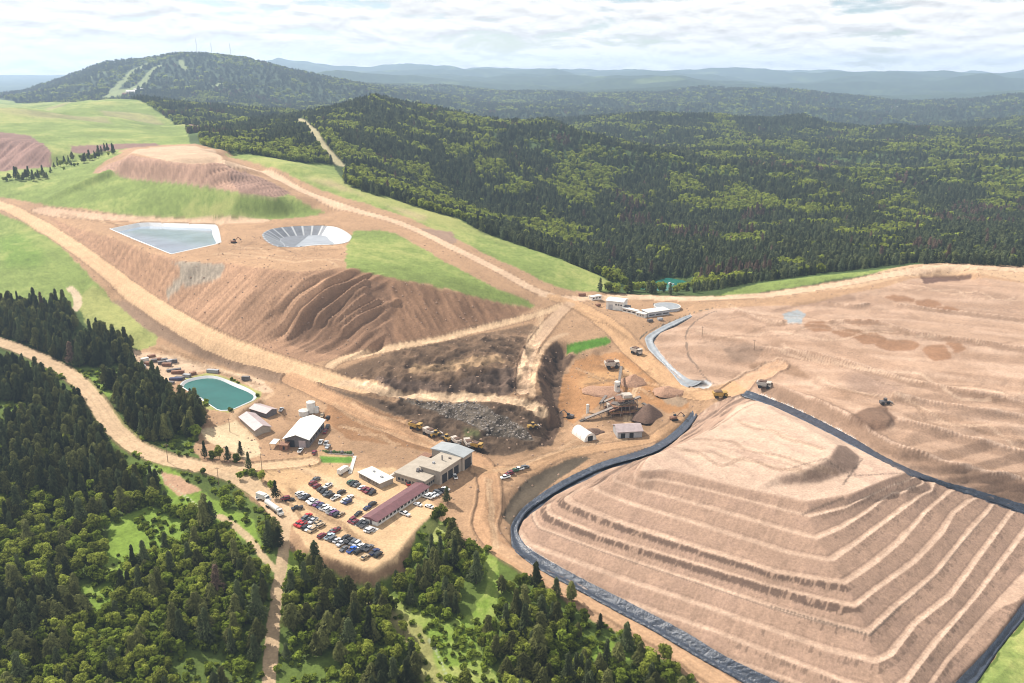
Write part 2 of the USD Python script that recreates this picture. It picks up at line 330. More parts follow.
def inside(poly, wob=3.0):
    x0, y0, x1, y1 = poly.bounds
    pad = wob + 2
    r0, r1 = np.searchsorted(YR, [y0 - pad, y1 + pad])
    out = np.zeros(GX.shape, bool)
    if r1 <= r0:
        return out
    sx, sy = GX[r0:r1], GY[r0:r1]
    near = (sx > x0 - pad) & (sx < x1 + pad)
    shapely.prepare(poly)
    q = np.zeros_like(near)
    q[near] = shapely.contains_xy(poly, (sx + 2 * wob * WOBX[r0:r1])[near], (sy + 2 * wob * WOBY[r0:r1])[near])
    out[r0:r1] = q
    return out


def soft_inside(poly, wob=0.0, sigma=2.0):
    m_ = inside(poly, wob)
    out = np.zeros(GX.shape, np.float32)
    ri, ci = np.nonzero(m_.any(1))[0], np.nonzero(m_.any(0))[0]
    if len(ri):
        w_ = (slice(max(0, ri[0] - 14), ri[-1] + 15), slice(max(0, ci[0] - 14), ci[-1] + 15))
        out[w_] = gaussian_filter(m_[w_].astype(np.float32), sigma)
    return out


def line_dist(world_xy, reach):
    p = densify(np.asarray(world_xy, float), 1.5)
    x0, y0 = p.min(0) - reach
    x1, y1 = p.max(0) + reach
    r0, r1 = np.searchsorted(YR, [y0, y1])
    out = np.full(GX.shape, 1e6)
    sx, sy = GX[r0:r1], GY[r0:r1]
    near = (sx > x0) & (sx < x1)
    d, _ = cKDTree(p).query(np.stack([sx[near], sy[near]], 1), distance_upper_bound=reach)
    q = np.full(near.shape, 1e6)
    q[near] = np.where(np.isfinite(d), d, 1e6)
    out[r0:r1] = q
    return out


def smooth_line(px, n=8):
    p = np.asarray(px, float)
    if len(p) > 2:
        t = np.arange(len(p))
        from scipy.interpolate import PchipInterpolator
        tt = np.linspace(0, len(p) - 1, n * (len(p) - 1) + 1)
        p = np.stack([PchipInterpolator(t, p[:, 0])(tt), PchipInterpolator(t, p[:, 1])(tt)], 1)
    return p


# ---------------------------------------------------------------- relief: benches, gullies, channels, pads
PX = dict(
    heap=[(700, 412), (684, 427), (655, 450), (601, 466), (551, 492), (522, 515), (514, 530), (519, 546), (562, 567), (600, 587), (642, 608), (687, 632), (729, 657), (785, 684), (850, 716), (905, 735), (953, 684), (993, 642), (1024, 604), (1150, 440),
          (1024, 513), (968, 493), (930, 480), (908, 474), (868, 453), (830, 433), (800, 418), (768, 404), (742, 394)],
    rear=[(650, 337), (656, 352), (668, 364), (690, 384), (712, 387), (735, 380), (748, 390), (768, 397), (793, 407), (823, 421), (853, 437), (883, 455), (908, 467), (943, 481), (980, 491), (1024, 503), (1150, 540), (1200, 300), (1024, 283), (930, 276), (880, 288), (800, 305), (715, 308), (690, 315), (665, 324)],
    channel=[(691, 411), (682, 423), (652, 446), (600, 462.5), (549, 488), (519, 512), (510.5, 528), (512, 547), (537, 567), (574, 587), (612, 608), (652, 629), (694, 654), (748, 684), (850, 740), (905, 775), (930, 740), (975, 684), (1003, 643), (1024, 618), (1150, 470),
             (1150, 440), (1024, 601), (993, 642), (953, 684), (905, 735), (850, 716), (785, 684), (729, 657), (687, 632), (642, 608), (600, 587), (562, 567), (525, 545), (517.5, 530), (525, 517), (554, 494.5), (603, 469), (657, 452), (688, 428), (697, 416)],
    back_channel=[(747, 390), (768, 397.5), (793, 407.5), (823, 421.5), (853, 437.5), (883, 455.5), (908, 467.5), (943, 481), (980, 491), (1024, 504), (1150, 545), (1150, 560), (1024, 513), (968, 493), (930, 480), (908, 474), (868, 453), (830, 433), (800, 418), (768, 404), (740, 394.5)],
    grey_channel=[(645, 338), (647.5, 347), (659, 359.5), (672, 373), (681, 384), (692, 387.5), (708, 387.5), (713, 383), (706, 379), (690, 380), (679, 372), (667, 361), (658, 349.5), (653, 340), (660, 332), (676, 324), (692, 316), (690, 314.5), (672, 321.5), (655, 330)],
)
for k_, v_ in PX.items():
    POLY[k_] = world_poly(v_)

Zs = Z.copy()
heap = inside(POLY['heap'], 0.5)
heap_s = gaussian_filter(heap.astype(np.float32), 1.2)
wav = Zs + 0.16 * N12 + 0.3 * N60
LIFT = 3.0
ph = wav / LIFT
k = np.floor(ph)
f = ph - k
bench = np.clip(f / 0.27, 0, 1)
rise = np.clip((f - 0.27) / 0.73, 0, 1)
terr = LIFT * (k + 0.06 * bench + 0.94 * rise)
below_top = 1 / (1 + np.exp(np.clip((Zs - 12.2) * 4.0, -50, 50)))
Z = Z + (terr - Zs) * heap_s * below_top * 0.95
BENCH_F = f
rear = inside(POLY['rear'], 0.5)
rear_s = gaussian_filter(rear.astype(np.float32), 2.5)
ph2 = (Zs + 0.8 * N60) / 3.6
k2 = np.floor(ph2); f2 = ph2 - k2
terr2 = 3.6 * (k2 + np.clip((f2 - 0.55) / 0.45, 0, 1) * 0.75 + 0.25 * f2)
Z = Z + (terr2 - Zs) * rear_s * 0.8
# push-out berm of the fresh tip on the rear heap
tip = world_poly([(742, 380), (790, 392), (840, 402), (868, 408), (884, 412), (894, 422), (888, 428), (868, 430), (840, 424), (800, 404), (760, 392)])
Z = Z + soft_inside(tip, 0.5, 2.0) * 3.2

# gullied tip faces
GULLY = [
    ([(45, 214), (110, 236), (150, 252), (190, 264), (222, 262), (262, 268), (300, 272), (330, 272), (290, 340), (265, 350), (220, 333), (180, 310), (140, 283), (100, 253), (60, 227)], 4.0, 34, (40, 220), (300, 350), 1.3),
    ([(280, 300), (318, 276), (345, 268), (385, 277), (395, 300), (380, 350), (345, 357), (300, 350), (276, 338)], 8.5, 90, (366, 285), (318, 321), 9.0),
    ([(392, 280), (450, 291), (532, 309), (510, 321), (470, 332), (400, 346), (372, 351), (384, 310)], 9.0, 30, (372, 351), (530, 316), 4.5),
    ([(94, 172), (111, 163), (165, 160.5), (205, 164), (225, 160.5), (262, 178), (291, 193), (275, 197), (240, 191), (190, 184), (130, 178)], 5.0, 60, (100, 172), (280, 196), 4.0),
    ([(0, 142), (32, 143), (52, 153), (50, 167), (0, 171)], 9.0, 60, (0, 170), (50, 168), 6.0),
    ([(542, 345), (535, 370), (545, 400), (560, 425), (570, 380), (575, 350)], 4.0, 22, (556, 345), (550, 400), 2.5),
    ([(366, 389), (350, 376), (400, 362), (440, 357), (490, 351), (520, 362), (525, 380), (505, 399), (410, 399)], 14.0, 22, (366, 389), (520, 395), 4.0),
]
gmask_all = np.zeros_like(Z)
gcol = np.zeros_like(Z)
for pxs, s_along, s_down, a_, b_, amp in GULLY:
    pa, pb = hit(np.array([a_[0], b_[0]]), np.array([a_[1], b_[1]]))[:, :2]
    ang = math.atan2(pb[1] - pa[1], pb[0] - pa[0]) + (math.pi / 2 if a_ == (366, 285) else 0)
    m_ = soft_inside(world_poly(pxs), 1.0, 3.0)
    n_ = nz(s_along, s_down, 3, 20 + int(amp * 10), NEARROWS, ang)
    ridge = -np.abs(n_) * 1.6 + 0.3 * n_
    n3_ = nz(s_along * 0.28, s_down * 0.6, 3, 27 + int(amp * 10), NEARROWS, ang)
    Z = Z + m_ * amp * (ridge + 0.18) + m_ * 1.3 * n3_
    gcol = np.maximum(gcol, m_ * 0) + m_ * np.clip(1.3 * n3_ + 1.1 * ridge + 0.35, -0.5, 0.4)
    gmask_all = np.maximum(gmask_all, m_)
# windrow ridges dumped across the middle of the tip (the long parallel ribs)
for (x0, y0, x1, y1) in [(366, 285, 318, 321), (366, 292, 330, 323), (366, 300, 336, 326), (378, 303, 340, 330), (398, 302, 344, 334)]:
    pq = hit(np.array([x0, x1]), np.array([y0, y1]))[:, :2]
    dd = line_dist(pq, 7) + WOBX * 1.5
    Z = Z + 3.2 * np.exp(-(dd / 2.0) ** 2)

mine_rough = np.clip(1 - (GY - 900) / 300, 0, 1)
Z = Z + mine_rough * (0.55 * N12 + 0.5 * N3) * (1 - 0.75 * heap_s) * (1 - 0.7 * rear_s)
Z = Z + heap_s * (0.3 * N3 + 0.15 * N12)
ROCKY = soft_inside(world_poly([(352, 380), (400, 350), (530, 330), (545, 350), (566, 350), (562, 380), (558, 410), (566, 428), (548, 448), (470, 454), (400, 420), (366, 392)]), 2, 3)
ROCKN = nz(6, 6, 4, 33)
Z = Z + ROCKY * 3.4 * (np.abs(ROCKN) * -2 + 0.25)
Z = Z + np.clip((GY - 1100) / 500, 0, 1) * (12 * N60 + 80 * N400 + 115 * (0.26 - np.abs(meshkit.noise(np.stack([GX / 430 + 0.3, GY / 620, 0 * GX + 1], -1), 23) - 0.5))) * np.clip((3800 - GY) / 800, 0, 1)

# channels are cut into the ground
for nm, dep in (('channel', 1.6), ('back_channel', 1.0), ('grey_channel', 1.0)):
    Z = Z - dep * soft_inside(POLY[nm], 0.0, 1.6)


def pad(poly, z, grow=4.0, sigma=2.0):
    """Level a plot for a building or a yard."""
    global Z
    m_ = soft_inside(poly.buffer(grow), 0.0, sigma)
    Z = Z * (1 - m_) + z * m_


LOT = world_poly([(288, 512), (312, 545), (345, 560), (373, 567), (392, 556), (414, 528), (434, 508), (392, 470), (330, 470), (300, 480)], 0)
pad(LOT, 0.0, 3, 3)
pad(world_poly([(388, 478), (425, 445), (470, 462), (440, 492), (420, 500), (374, 528), (366, 518)], 0), 0.0, 2, 2)
pad(world_poly([(284, 444), (290, 416), (322, 418), (320, 450)], 2.0), 2.0, 4, 2)
pad(world_poly([(246, 420), (262, 408), (288, 428), (272, 436)], 3.6), 3.6, 4, 2)
pad(world_poly([(574, 445), (580, 420), (605, 425), (645, 422), (650, 445), (600, 450)], -2.2), -2.2, 4, 2)
pad(world_poly([(600, 310), (606, 298), (660, 300), (690, 305), (682, 314), (655, 320), (625, 315)], 17.6), 17.6, 3, 2)

POND_Z = dict(square=55.0, round=58.2, green=7.0, valley=-4.6)
PONDS = dict(
    square=[(110.5, 229), (142, 222.5), (216, 225), (220.5, 243), (171, 254)],
    round=[(263.5, 235), (267, 231.5), (275, 228.8), (290, 227), (306, 226.2), (320, 226), (333, 227), (343, 231), (350, 237), (348, 241), (337, 244), (315, 245), (295, 247), (280, 246.5), (269, 242)],
    green=[(180.5, 386), (184, 381.5), (196, 377.6), (208, 376), (216, 376.6), (236, 384), (252, 391.5), (256.5, 395.5), (254, 399.5), (240, 406), (229, 410.5), (220, 410.5), (206, 402), (190, 391.5)],
)
pond_poly = {}
for nm, pxs in PONDS.items():
    pp = smooth_line(pxs + pxs[:1], 6) if nm != 'square' else np.array(pxs, float)
    POLY[nm] = Polygon(at(pp[:, 0], pp[:, 1], POND_Z[nm])[:, :2]).buffer(0).simplify(0.3)
    pad(POLY[nm], POND_Z[nm], 5, 1.5)
    Z = np.where(inside(POLY[nm].buffer(-0.5), 0), POND_Z[nm] - 7.0, Z)
POLY['valley'] = Polygon(at(np.array([626, 640, 652, 668, 682, 690, 676, 655, 634.]), np.array([296, 290, 284, 278.5, 281, 288, 294, 297, 298.5]), POND_Z['valley'])[:, :2]).buffer(6).buffer(-3)
m_ = soft_inside(POLY['valley'].buffer(6), 0, 1.2)
Z = Z * (1 - m_) + m_ * (POND_Z['valley'] - 2)

# ---------------------------------------------------------------- colour of the ground
TAN, ROADC, ORANGE, BROWN = (0.36, 0.225, 0.145), (0.55, 0.365, 0.235), (0.36, 0.185, 0.09), (0.20, 0.12, 0.08)
HEAPC, HEAPD, GREY, MAUVE = (0.42, 0.285, 0.2), (0.325, 0.208, 0.143), (0.30, 0.26, 0.23), (0.215, 0.13, 0.115)
GRASS, GRASS2, FLOOR, LINER = (0.165, 0.212, 0.057), (0.24, 0.245, 0.085), (0.06, 0.085, 0.025), (0.028, 0.033, 0.045)
COL = np.zeros(GX.shape + (3,), np.float32) + np.array(FLOOR, np.float32)
CLS = np.zeros(GX.shape, np.int16)
GRASSY = np.ones(GX.shape, np.float32)
CLASSES = ['forest_floor', 'grassland', 'bare_earth', 'haul_road', 'access_road', 'front_heap', 'rear_heap', 'lined_channel', 'parking_lot', 'spoil_bank', 'distant_hills', 'mountain', 'rubble_slope', 'wet_ground']
CI = {n: i for i, n in enumerate(CLASSES)}


def paint(mask, col, cls=None, grassy=0.0, sigma=0.7, amount=1.0):
    sigma = sigma * 0.8
    ri, ci = np.nonzero(mask.any(1))[0], np.nonzero(mask.any(0))[0]
    if not len(ri):
        return
    w_ = (slice(max(0, ri[0] - 6), ri[-1] + 7), slice(max(0, ci[0] - 6), ci[-1] + 7))
    m_ = mask[w_].astype(np.float32)
    if sigma:
        m_ = gaussian_filter(m_, sigma)
    m_ = np.clip(m_ * (amount[w_] if np.ndim(amount) else amount), 0, 1).astype(np.float32)
    COL[w_] = COL[w_] * (1 - m_[..., None]) + np.array(col, np.float32) * m_[..., None]
    GRASSY[w_] = GRASSY[w_] * (1 - m_) + grassy * m_
    if cls:
        CLS[w_][mask[w_] > 0.5] = CI[cls]


def pp(px, col, cls=None, grassy=0.0, wob=3.0, sigma=0.7, amount=1.0, z=None, cut=None):
    m_ = inside(world_poly(px, z), wob)
    if cut is not None:
        m_ &= cut
    paint(m_, col, cls, grassy, sigma, amount)
    return m_


FOREST_TONE = np.clip(0.5 + 1.2 * N400 + 0.8 * N60, 0, 1)[..., None]
NEARF = np.clip((650 - GY) / 150, 0, 1)[..., None]
COL[:] = (np.array((0.030, 0.047, 0.016)) * (1 - FOREST_TONE) + np.array((0.075, 0.11, 0.03)) * FOREST_TONE) * (1 - NEARF) + NEARF * (np.array((0.05, 0.07, 0.018)) * (1 - FOREST_TONE) + np.array((0.10, 0.14, 0.028)) * FOREST_TONE)
# open grass country on the left behind the mine
pp([(-200, 98), (0, 103), (90, 112), (186, 121), (190, 145), (222, 151), (300, 163), (334, 166), (345, 184), (420, 215), (345, 300), (160, 346), (120, 346), (78, 309), (0, 305), (-200, 310)], GRASS, 'grassland', 1.0, 3)
# the mine's bare ground
MINE = [(-160, 182), (0, 197), (60, 206), (140, 220.5), (240, 223), (328, 212), (300, 200), (262, 182), (240, 192), (94, 174), (94, 168), (130, 148), (195, 145), (222, 150), (262, 165), (300, 177), (350, 197), (420, 222), (480, 248), (540, 280), (600, 292), (660, 296), (715, 300), (760, 294), (860, 278),
        (890, 270), (915, 265), (1024, 267), (1250, 269), (1250, 560), (1150, 700), (1024, 616), (1003, 643), (975, 684), (930, 745), (780, 740), (700, 684), (640, 645), (590, 618), (545, 588), (515, 562), (490, 556), (460, 545), (448, 524), (430, 514), (418, 530),
        (412, 552), (390, 582), (374, 592), (345, 582), (322, 572), (300, 556), (286, 548), (266, 512), (250, 500), (235, 486), (215, 470), (192, 450), (203, 424), (196, 405), (178, 408), (168, 396), (166, 388), (140, 378), (128, 352), (150, 344), (128, 312), (98, 285), (60, 246), (28, 224), (0, 213), (-160, 200)]
mine = pp(MINE, TAN, 'bare_earth', wob=2.5)
# grass
G = [
    [(-150, 216), (0, 222), (20, 222), (30, 228), (50, 243), (72, 268), (82, 281), (77, 296), (50, 309), (20, 309), (0, 304), (-150, 310)],
    [(94, 285), (117, 306), (140, 321), (160, 336), (155, 346), (120, 346), (90, 328), (78, 308), (82, 294)],
    [(-150, 182), (0, 196), (49, 206), (144, 220), (246, 222.5), (324, 214.5), (287, 199), (270, 197.5), (240, 191.5), (190, 184.5), (130, 178.5), (92, 173), (60, 176), (25, 181), (0, 181), (-150, 172)],
    [(-150, 100), (0, 104), (40, 106), (90, 112), (140, 119), (184, 121), (187, 131), (176, 145), (100, 147), (52, 147), (0, 142), (-150, 140)],
    [(50, 148), (110, 150), (124, 152), (94, 170), (60, 176), (30, 180), (0, 182), (-150, 172), (-150, 165), (50, 168)],
    [(222, 152), (262.5, 159), (300, 163), (328, 165), (340, 182.5), (376, 196), (388, 197), (431, 213), (456, 218), (481, 233), (512, 243), (560, 259), (600, 276), (622, 288), (600, 291.5), (570, 290), (545, 282), (500, 261), (450, 236), (400, 214), (345, 198), (300, 180), (266, 166)],
    [(346, 251), (353, 231), (381, 230), (400, 235), (420, 247), (450, 265), (490, 286), (525, 300), (535, 305), (530, 308.5), (512, 304), (481, 299), (451, 289), (416, 282), (396, 281), (366, 272), (346, 268)],
    [(710, 298), (740, 289), (768, 282), (818, 276), (868, 271), (918, 265), (890, 271), (843, 278), (793, 287.5), (768, 291), (735, 296)],
    [(320, 457), (352, 456.5), (351, 462), (321, 462)],
    [(219, 475), (231, 468), (264, 472.6), (284, 480), (282, 490), (272, 494), (250, 497), (231, 486)],
    [(1010, 640), (1024, 625), (1150, 480), (1200, 600), (1100, 700), (960, 760), (978, 690), (1003, 648)],
]
for gi, g_ in enumerate(G):
    gm = pp(g_, GRASS, 'grassland', grassy=1.0, wob=1.0 if gi in (8, 9) else 4.0, z=0.5 if gi == 8 else None)
pp(G[1], GRASS2, 'grassland', 1.0, 3, amount=0.8)
pp([(560, 260), (420, 216), (340, 184), (376, 196), (456, 219), (512, 244), (600, 277)], GRASS2, 'grassland', 1.0, 6, 2.0, 0.5)
pp([(376, 200), (340, 190), (300, 176), (330, 180), (388, 205), (430, 216), (420, 222)], (0.36, 0.27, 0.16), None, 0.4, 6, 2, 0.8)
pp([(566, 345), (607, 336.5), (612, 341), (605, 345.5), (576, 354.5), (566, 355)], (0.07, 0.165, 0.02), 'grassland', 1.0, 0.8)
pp([(0, 238), (20, 232), (50, 260), (30, 270), (0, 266)], (0.11, 0.20, 0.03), None, 1.0, 12, 3, 0.5)
for wx, wy in ((25, 126), (78, 124), (130, 118), (75, 112)):
    pp([(wx - 30, wy - 2), (wx + 25, wy - 2.5), (wx + 35, wy + 1), (wx - 25, wy + 1.5)], (0.28, 0.22, 0.13), None, 0.6, 14, 2, 0.55)
# clearings among the near trees
for c_ in ([(112, 520), (150, 505), (185, 520), (180, 545), (140, 560), (112, 585), (100, 560)], [(150, 463), (168, 466), (215, 498), (250, 520), (262, 545), (240, 540), (205, 520), (176, 508), (160, 490)],
           [(380, 592), (398, 598), (420, 614), (445, 624), (470, 614), (484, 594), (488, 572), (476, 552), (486, 548), (498, 560), (502, 590), (490, 618), (478, 640), (503, 690), (425, 690), (414, 640), (394, 606)],
           [(75, 372), (100, 380), (112, 395), (100, 400)], [(100, 398), (135, 430), (140, 440), (120, 425)], [(70, 590), (110, 580), (125, 605), (95, 620)], [(575, 650), (610, 640), (640, 660), (600, 665)], [(280, 545), (310, 555), (300, 580), (282, 600)]):
    pp(c_, (0.15, 0.22, 0.035), 'grassland', 1.0, 3.5)
pp([(350, 590), (400, 610), (430, 640), (450, 690), (425, 690), (405, 640)], (0.30, 0.23, 0.12), None, 0.5, 5, 2, 0.55)
pp([(160, 472), (180, 476), (202, 490), (178, 496), (165, 484)], (0.42, 0.26, 0.18), 'bare_earth', 0.1, 1.5)
pp([(322, 550), (374, 570), (412, 552), (405, 572), (374, 592), (330, 578)], (0.215, 0.135, 0.09), 'spoil_bank', 0.0, 2)
pp([(420, 532), (432, 522), (446, 524), (450, 534), (436, 544), (424, 542)], (0.10, 0.20, 0.03), 'grassland', 1.0, 2)
# spoil, banks and rubble
pp([(45, 214), (110, 237), (150, 253), (190, 264), (222, 262), (262, 268), (300, 272), (345, 268), (345, 358), (310, 364), (265, 352), (220, 335), (180, 312), (140, 285), (100, 255), (60, 228)], (0.31, 0.185, 0.125), 'spoil_bank', wob=1.5)
pp([(110, 300), (135, 300), (175, 325), (215, 347), (260, 364), (310, 380), (345, 390), (335, 396), (300, 389), (262, 380), (225, 367), (190, 352), (150, 332)], (0.25, 0.165, 0.12), 'spoil_bank', wob=1.5)
pp([(172, 262), (200, 262), (226, 264), (222, 276), (200, 284), (178, 290), (168, 300), (166, 290), (182, 275)], (0.27, 0.235, 0.205), None, wob=4, amount=0.85)
pp([(330, 275), (352, 268), (400, 280), (450, 291), (500, 303), (532, 309), (510, 321), (470, 332), (400, 346), (345, 357), (330, 350), (300, 338), (290, 325), (315, 300)], (0.225, 0.13, 0.085), 'spoil_bank', wob=2)
pp([(284, 336), (302, 312), (330, 288), (352, 278), (392, 286), (394, 345), (345, 357), (300, 350)], (0.165, 0.098, 0.068), None, wob=3, amount=0.75)
pp([(330, 372), (400, 349), (470, 336), (530, 324), (545, 330), (530, 350), (525, 385), (500, 399), (420, 398), (366, 389), (352, 380)], (0.165, 0.105, 0.072), 'spoil_bank', wob=2)
pp([(366, 388), (372, 378), (420, 382), (455, 384), (480, 374), (524, 366), (524, 386), (505, 399), (420, 398)], (0.125, 0.085, 0.07), None, wob=3, amount=0.85)
pp([(410, 366), (450, 360), (500, 356), (505, 362), (470, 368), (440, 374), (410, 372)], (0.40, 0.265, 0.165), None, wob=4, amount=0.7)
pp([(325, 388), (390, 402), (430, 400), (512, 402), (538, 412), (548, 425), (543, 446), (505, 456), (476, 454), (446, 440), (408, 420), (360, 402)], (0.135, 0.09, 0.065), 'spoil_bank', wob=2)
pp([(390, 398), (440, 401), (480, 404), (520, 425), (535, 440), (500, 438), (450, 418)], (0.15, 0.13, 0.115), 'rubble_slope', wob=3, amount=0.7)
pp([(463, 428), (480, 430), (482, 437), (466, 436)], (0.11, 0.14, 0.045), None, 0.6, 3, 2, 0.7)
pp([(530, 400), (556, 400), (562, 425), (552, 446), (538, 446), (548, 425)], (0.11, 0.07, 0.052), None, wob=2)
pp([(556, 340), (545, 352), (538, 372), (541, 395), (550, 412), (562, 428), (566, 410), (560, 392), (564, 372), (574, 356), (568, 355)], (0.125, 0.08, 0.058), 'spoil_bank', wob=1.5)
pp([(575, 360), (615, 352), (650, 360), (690, 388), (690, 408), (670, 415), (640, 400), (600, 405), (572, 425), (558, 405), (562, 380)], ORANGE, 'bare_earth', wob=4, amount=0.9)
pp([(590, 372), (625, 366), (640, 376), (600, 386), (575, 388)], (0.5, 0.30, 0.16), None, wob=5, sigma=3, amount=0.7)
pp([(655, 388), (672, 384), (690, 402), (682, 408), (664, 402)], (0.3, 0.23, 0.18), None, wob=3, amount=0.8)
pp([(500, 515), (520, 486), (545, 468), (580, 455), (590, 458), (552, 484), (525, 505), (512, 525)], (0.10, 0.078, 0.06), 'spoil_bank', wob=1.5)
pp([(330, 395), (360, 403), (408, 421), (446, 441), (470, 456), (440, 455), (400, 446), (350, 440), (320, 420)], (0.29, 0.155, 0.085), 'bare_earth', wob=3, amount=0.9)
pp([(94, 172), (111, 163), (165, 160.5), (205, 164), (225, 160.5), (262, 178), (291, 193), (275, 198), (240, 192), (190, 185), (130, 179)], (0.33, 0.205, 0.16), 'spoil_bank', wob=2)
pp([(228, 176), (245, 170), (262, 178), (291, 193), (275, 198), (240, 192)], (0.24, 0.15, 0.125), None, wob=2)
pp([(124, 158), (165, 160.5), (205, 163.5), (224, 160.5), (216, 152), (195, 147), (150, 148), (131, 153)], (0.48, 0.34, 0.25), None, wob=2)
pp([(-100, 138), (0, 139), (32, 141), (52, 152), (50, 167), (0, 171), (-100, 165)], MAUVE, 'spoil_bank', wob=5)
pp([(70, 147), (155, 143), (160, 146), (110, 151), (72, 153)], MAUVE, 'bare_earth', wob=4)
pp([(185, 121), (200, 120), (205, 126), (190, 128)], MAUVE, 'bare_earth', wob=4)
pp([(420, 228), (452, 232), (458, 240), (450, 248), (436, 240)], (0.27, 0.18, 0.14), 'bare_earth', wob=4)
pp([(220, 425), (236, 420), (258, 440), (262, 456), (245, 460), (225, 448), (205, 440), (200, 430)], (0.55, 0.42, 0.29), 'bare_earth', wob=2)
pp([(130, 348), (200, 362), (262, 380), (275, 392), (262, 394), (240, 380), (212, 370), (190, 374), (172, 385), (150, 376), (134, 362)], (0.53, 0.385, 0.29), 'bare_earth', wob=2, amount=0.85)
pp([(184, 378), (205, 373), (220, 375), (258, 391), (262, 396), (252, 404), (228, 414), (206, 410), (196, 402)], (0.25, 0.25, 0.09), 'grassland', 0.8, 2.0)
paint(inside(LOT.buffer(2), 1.5), (0.50, 0.34, 0.215), 'parking_lot', 0)
pp([(256, 470), (300, 455), (345, 452), (345, 470), (300, 486), (288, 500), (270, 500)], (0.46, 0.30, 0.18), 'bare_earth', 0, 2)
pp([(700, 300), (760, 298), (860, 287), (920, 276), (960, 274), (1024, 282), (1200, 290), (1200, 268), (920, 264), (860, 279), (760, 294)], (0.46, 0.31, 0.21), None, wob=3)
# heaps
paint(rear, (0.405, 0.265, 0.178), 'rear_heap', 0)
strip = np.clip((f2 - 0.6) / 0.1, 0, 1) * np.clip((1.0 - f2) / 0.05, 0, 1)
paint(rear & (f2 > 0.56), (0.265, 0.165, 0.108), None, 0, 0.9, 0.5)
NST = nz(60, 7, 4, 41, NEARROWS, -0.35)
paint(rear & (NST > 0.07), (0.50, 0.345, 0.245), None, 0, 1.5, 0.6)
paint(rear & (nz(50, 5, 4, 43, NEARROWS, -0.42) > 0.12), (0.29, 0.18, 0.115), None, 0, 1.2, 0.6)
for bx, by, rx, ry in ((819, 326, 13, 6), (848, 332, 16, 5), (870, 337, 15, 6), (898, 344, 22, 6), (938, 352, 13, 8), (956, 346, 8, 5), (900, 298, 14, 4), (928, 302, 14, 4), (945, 308, 14, 3), (862, 322, 16, 3), (950, 340, 6, 3)):
    t_ = np.linspace(0, 2 * math.pi, 17)[:-1]
    pp(list(zip(bx + rx * np.cos(t_) + 2 * np.sin(3 * t_), by + ry * np.sin(t_))), (0.255, 0.132, 0.07), 'wet_ground', 0, 3.5, 0.8, 0.85)
pp([(920, 276), (950, 275), (972, 274), (970, 279), (940, 281), (925, 283)], (0.13, 0.075, 0.055), None, 0, 2)
pp([(782, 313), (798, 309), (806, 313), (802, 323), (788, 323)], (0.27, 0.285, 0.285), None, 0, 2)
pp([(840, 372), (880, 372), (905, 388), (884, 398), (850, 392)], (0.25, 0.165, 0.12), None, 0, 8, 4, 0.75)
pp([(750, 389), (800, 397), (850, 417), (900, 441), (960, 463), (1024, 480), (1150, 500), (1150, 540), (1024, 502), (980, 490), (908, 466), (853, 436), (793, 406)], (0.28, 0.18, 0.12), None, 0, 3, 1, 0.75)
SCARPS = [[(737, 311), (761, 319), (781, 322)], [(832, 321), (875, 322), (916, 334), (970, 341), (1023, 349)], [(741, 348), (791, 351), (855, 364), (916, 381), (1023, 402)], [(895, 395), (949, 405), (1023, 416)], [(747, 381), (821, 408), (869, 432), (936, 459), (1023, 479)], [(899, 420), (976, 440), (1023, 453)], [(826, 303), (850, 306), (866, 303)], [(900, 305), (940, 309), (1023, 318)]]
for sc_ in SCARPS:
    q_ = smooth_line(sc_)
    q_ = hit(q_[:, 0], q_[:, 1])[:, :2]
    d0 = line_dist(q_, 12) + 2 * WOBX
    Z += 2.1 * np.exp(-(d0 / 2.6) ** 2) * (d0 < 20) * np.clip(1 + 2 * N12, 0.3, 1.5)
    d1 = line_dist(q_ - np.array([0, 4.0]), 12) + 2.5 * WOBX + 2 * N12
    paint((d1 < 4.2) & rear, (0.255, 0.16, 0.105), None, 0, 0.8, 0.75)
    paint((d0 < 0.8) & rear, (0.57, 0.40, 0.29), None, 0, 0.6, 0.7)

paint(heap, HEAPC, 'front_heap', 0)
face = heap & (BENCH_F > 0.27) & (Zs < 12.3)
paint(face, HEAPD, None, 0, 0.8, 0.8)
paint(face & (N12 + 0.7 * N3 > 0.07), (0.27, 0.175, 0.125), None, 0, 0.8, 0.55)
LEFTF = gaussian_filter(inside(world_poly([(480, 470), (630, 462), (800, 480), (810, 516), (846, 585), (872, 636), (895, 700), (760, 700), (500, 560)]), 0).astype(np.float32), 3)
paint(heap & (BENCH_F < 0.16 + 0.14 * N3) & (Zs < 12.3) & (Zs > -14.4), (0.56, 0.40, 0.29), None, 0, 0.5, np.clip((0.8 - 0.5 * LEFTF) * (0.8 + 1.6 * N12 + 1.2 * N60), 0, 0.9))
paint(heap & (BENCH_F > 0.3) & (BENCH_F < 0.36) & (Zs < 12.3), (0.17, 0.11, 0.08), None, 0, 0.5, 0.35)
left_face = inside(world_poly([(500, 470), (630, 470), (800, 480), (810, 516), (846, 585), (862, 612), (700, 640), (500, 560)]), 0)
CROSSD = np.array([(538., 528.), (870., 636.), (898., 609.), (990., 512.)])
cq = hit(CROSSD[:, 0], CROSSD[:, 1])[:, :2]
angL, angR = (math.atan2(*(cq[1] - cq[0])[::-1]), math.atan2(*(cq[3] - cq[2])[::-1]))
RILL = nz(0.9, 9.0, 3, 46, NEARROWS, angL) * LEFTF + nz(0.9, 9.0, 3, 48, NEARROWS, angR) * (1 - LEFTF)
COL *= (1 + 0.38 * RILL * heap * (Zs < 12.3))[..., None].astype(np.float32)
BLOT = nz(11, 5, 4, 49)
COL *= (1 + 0.32 * BLOT * heap)[..., None].astype(np.float32)
STK = RILL * 1.5
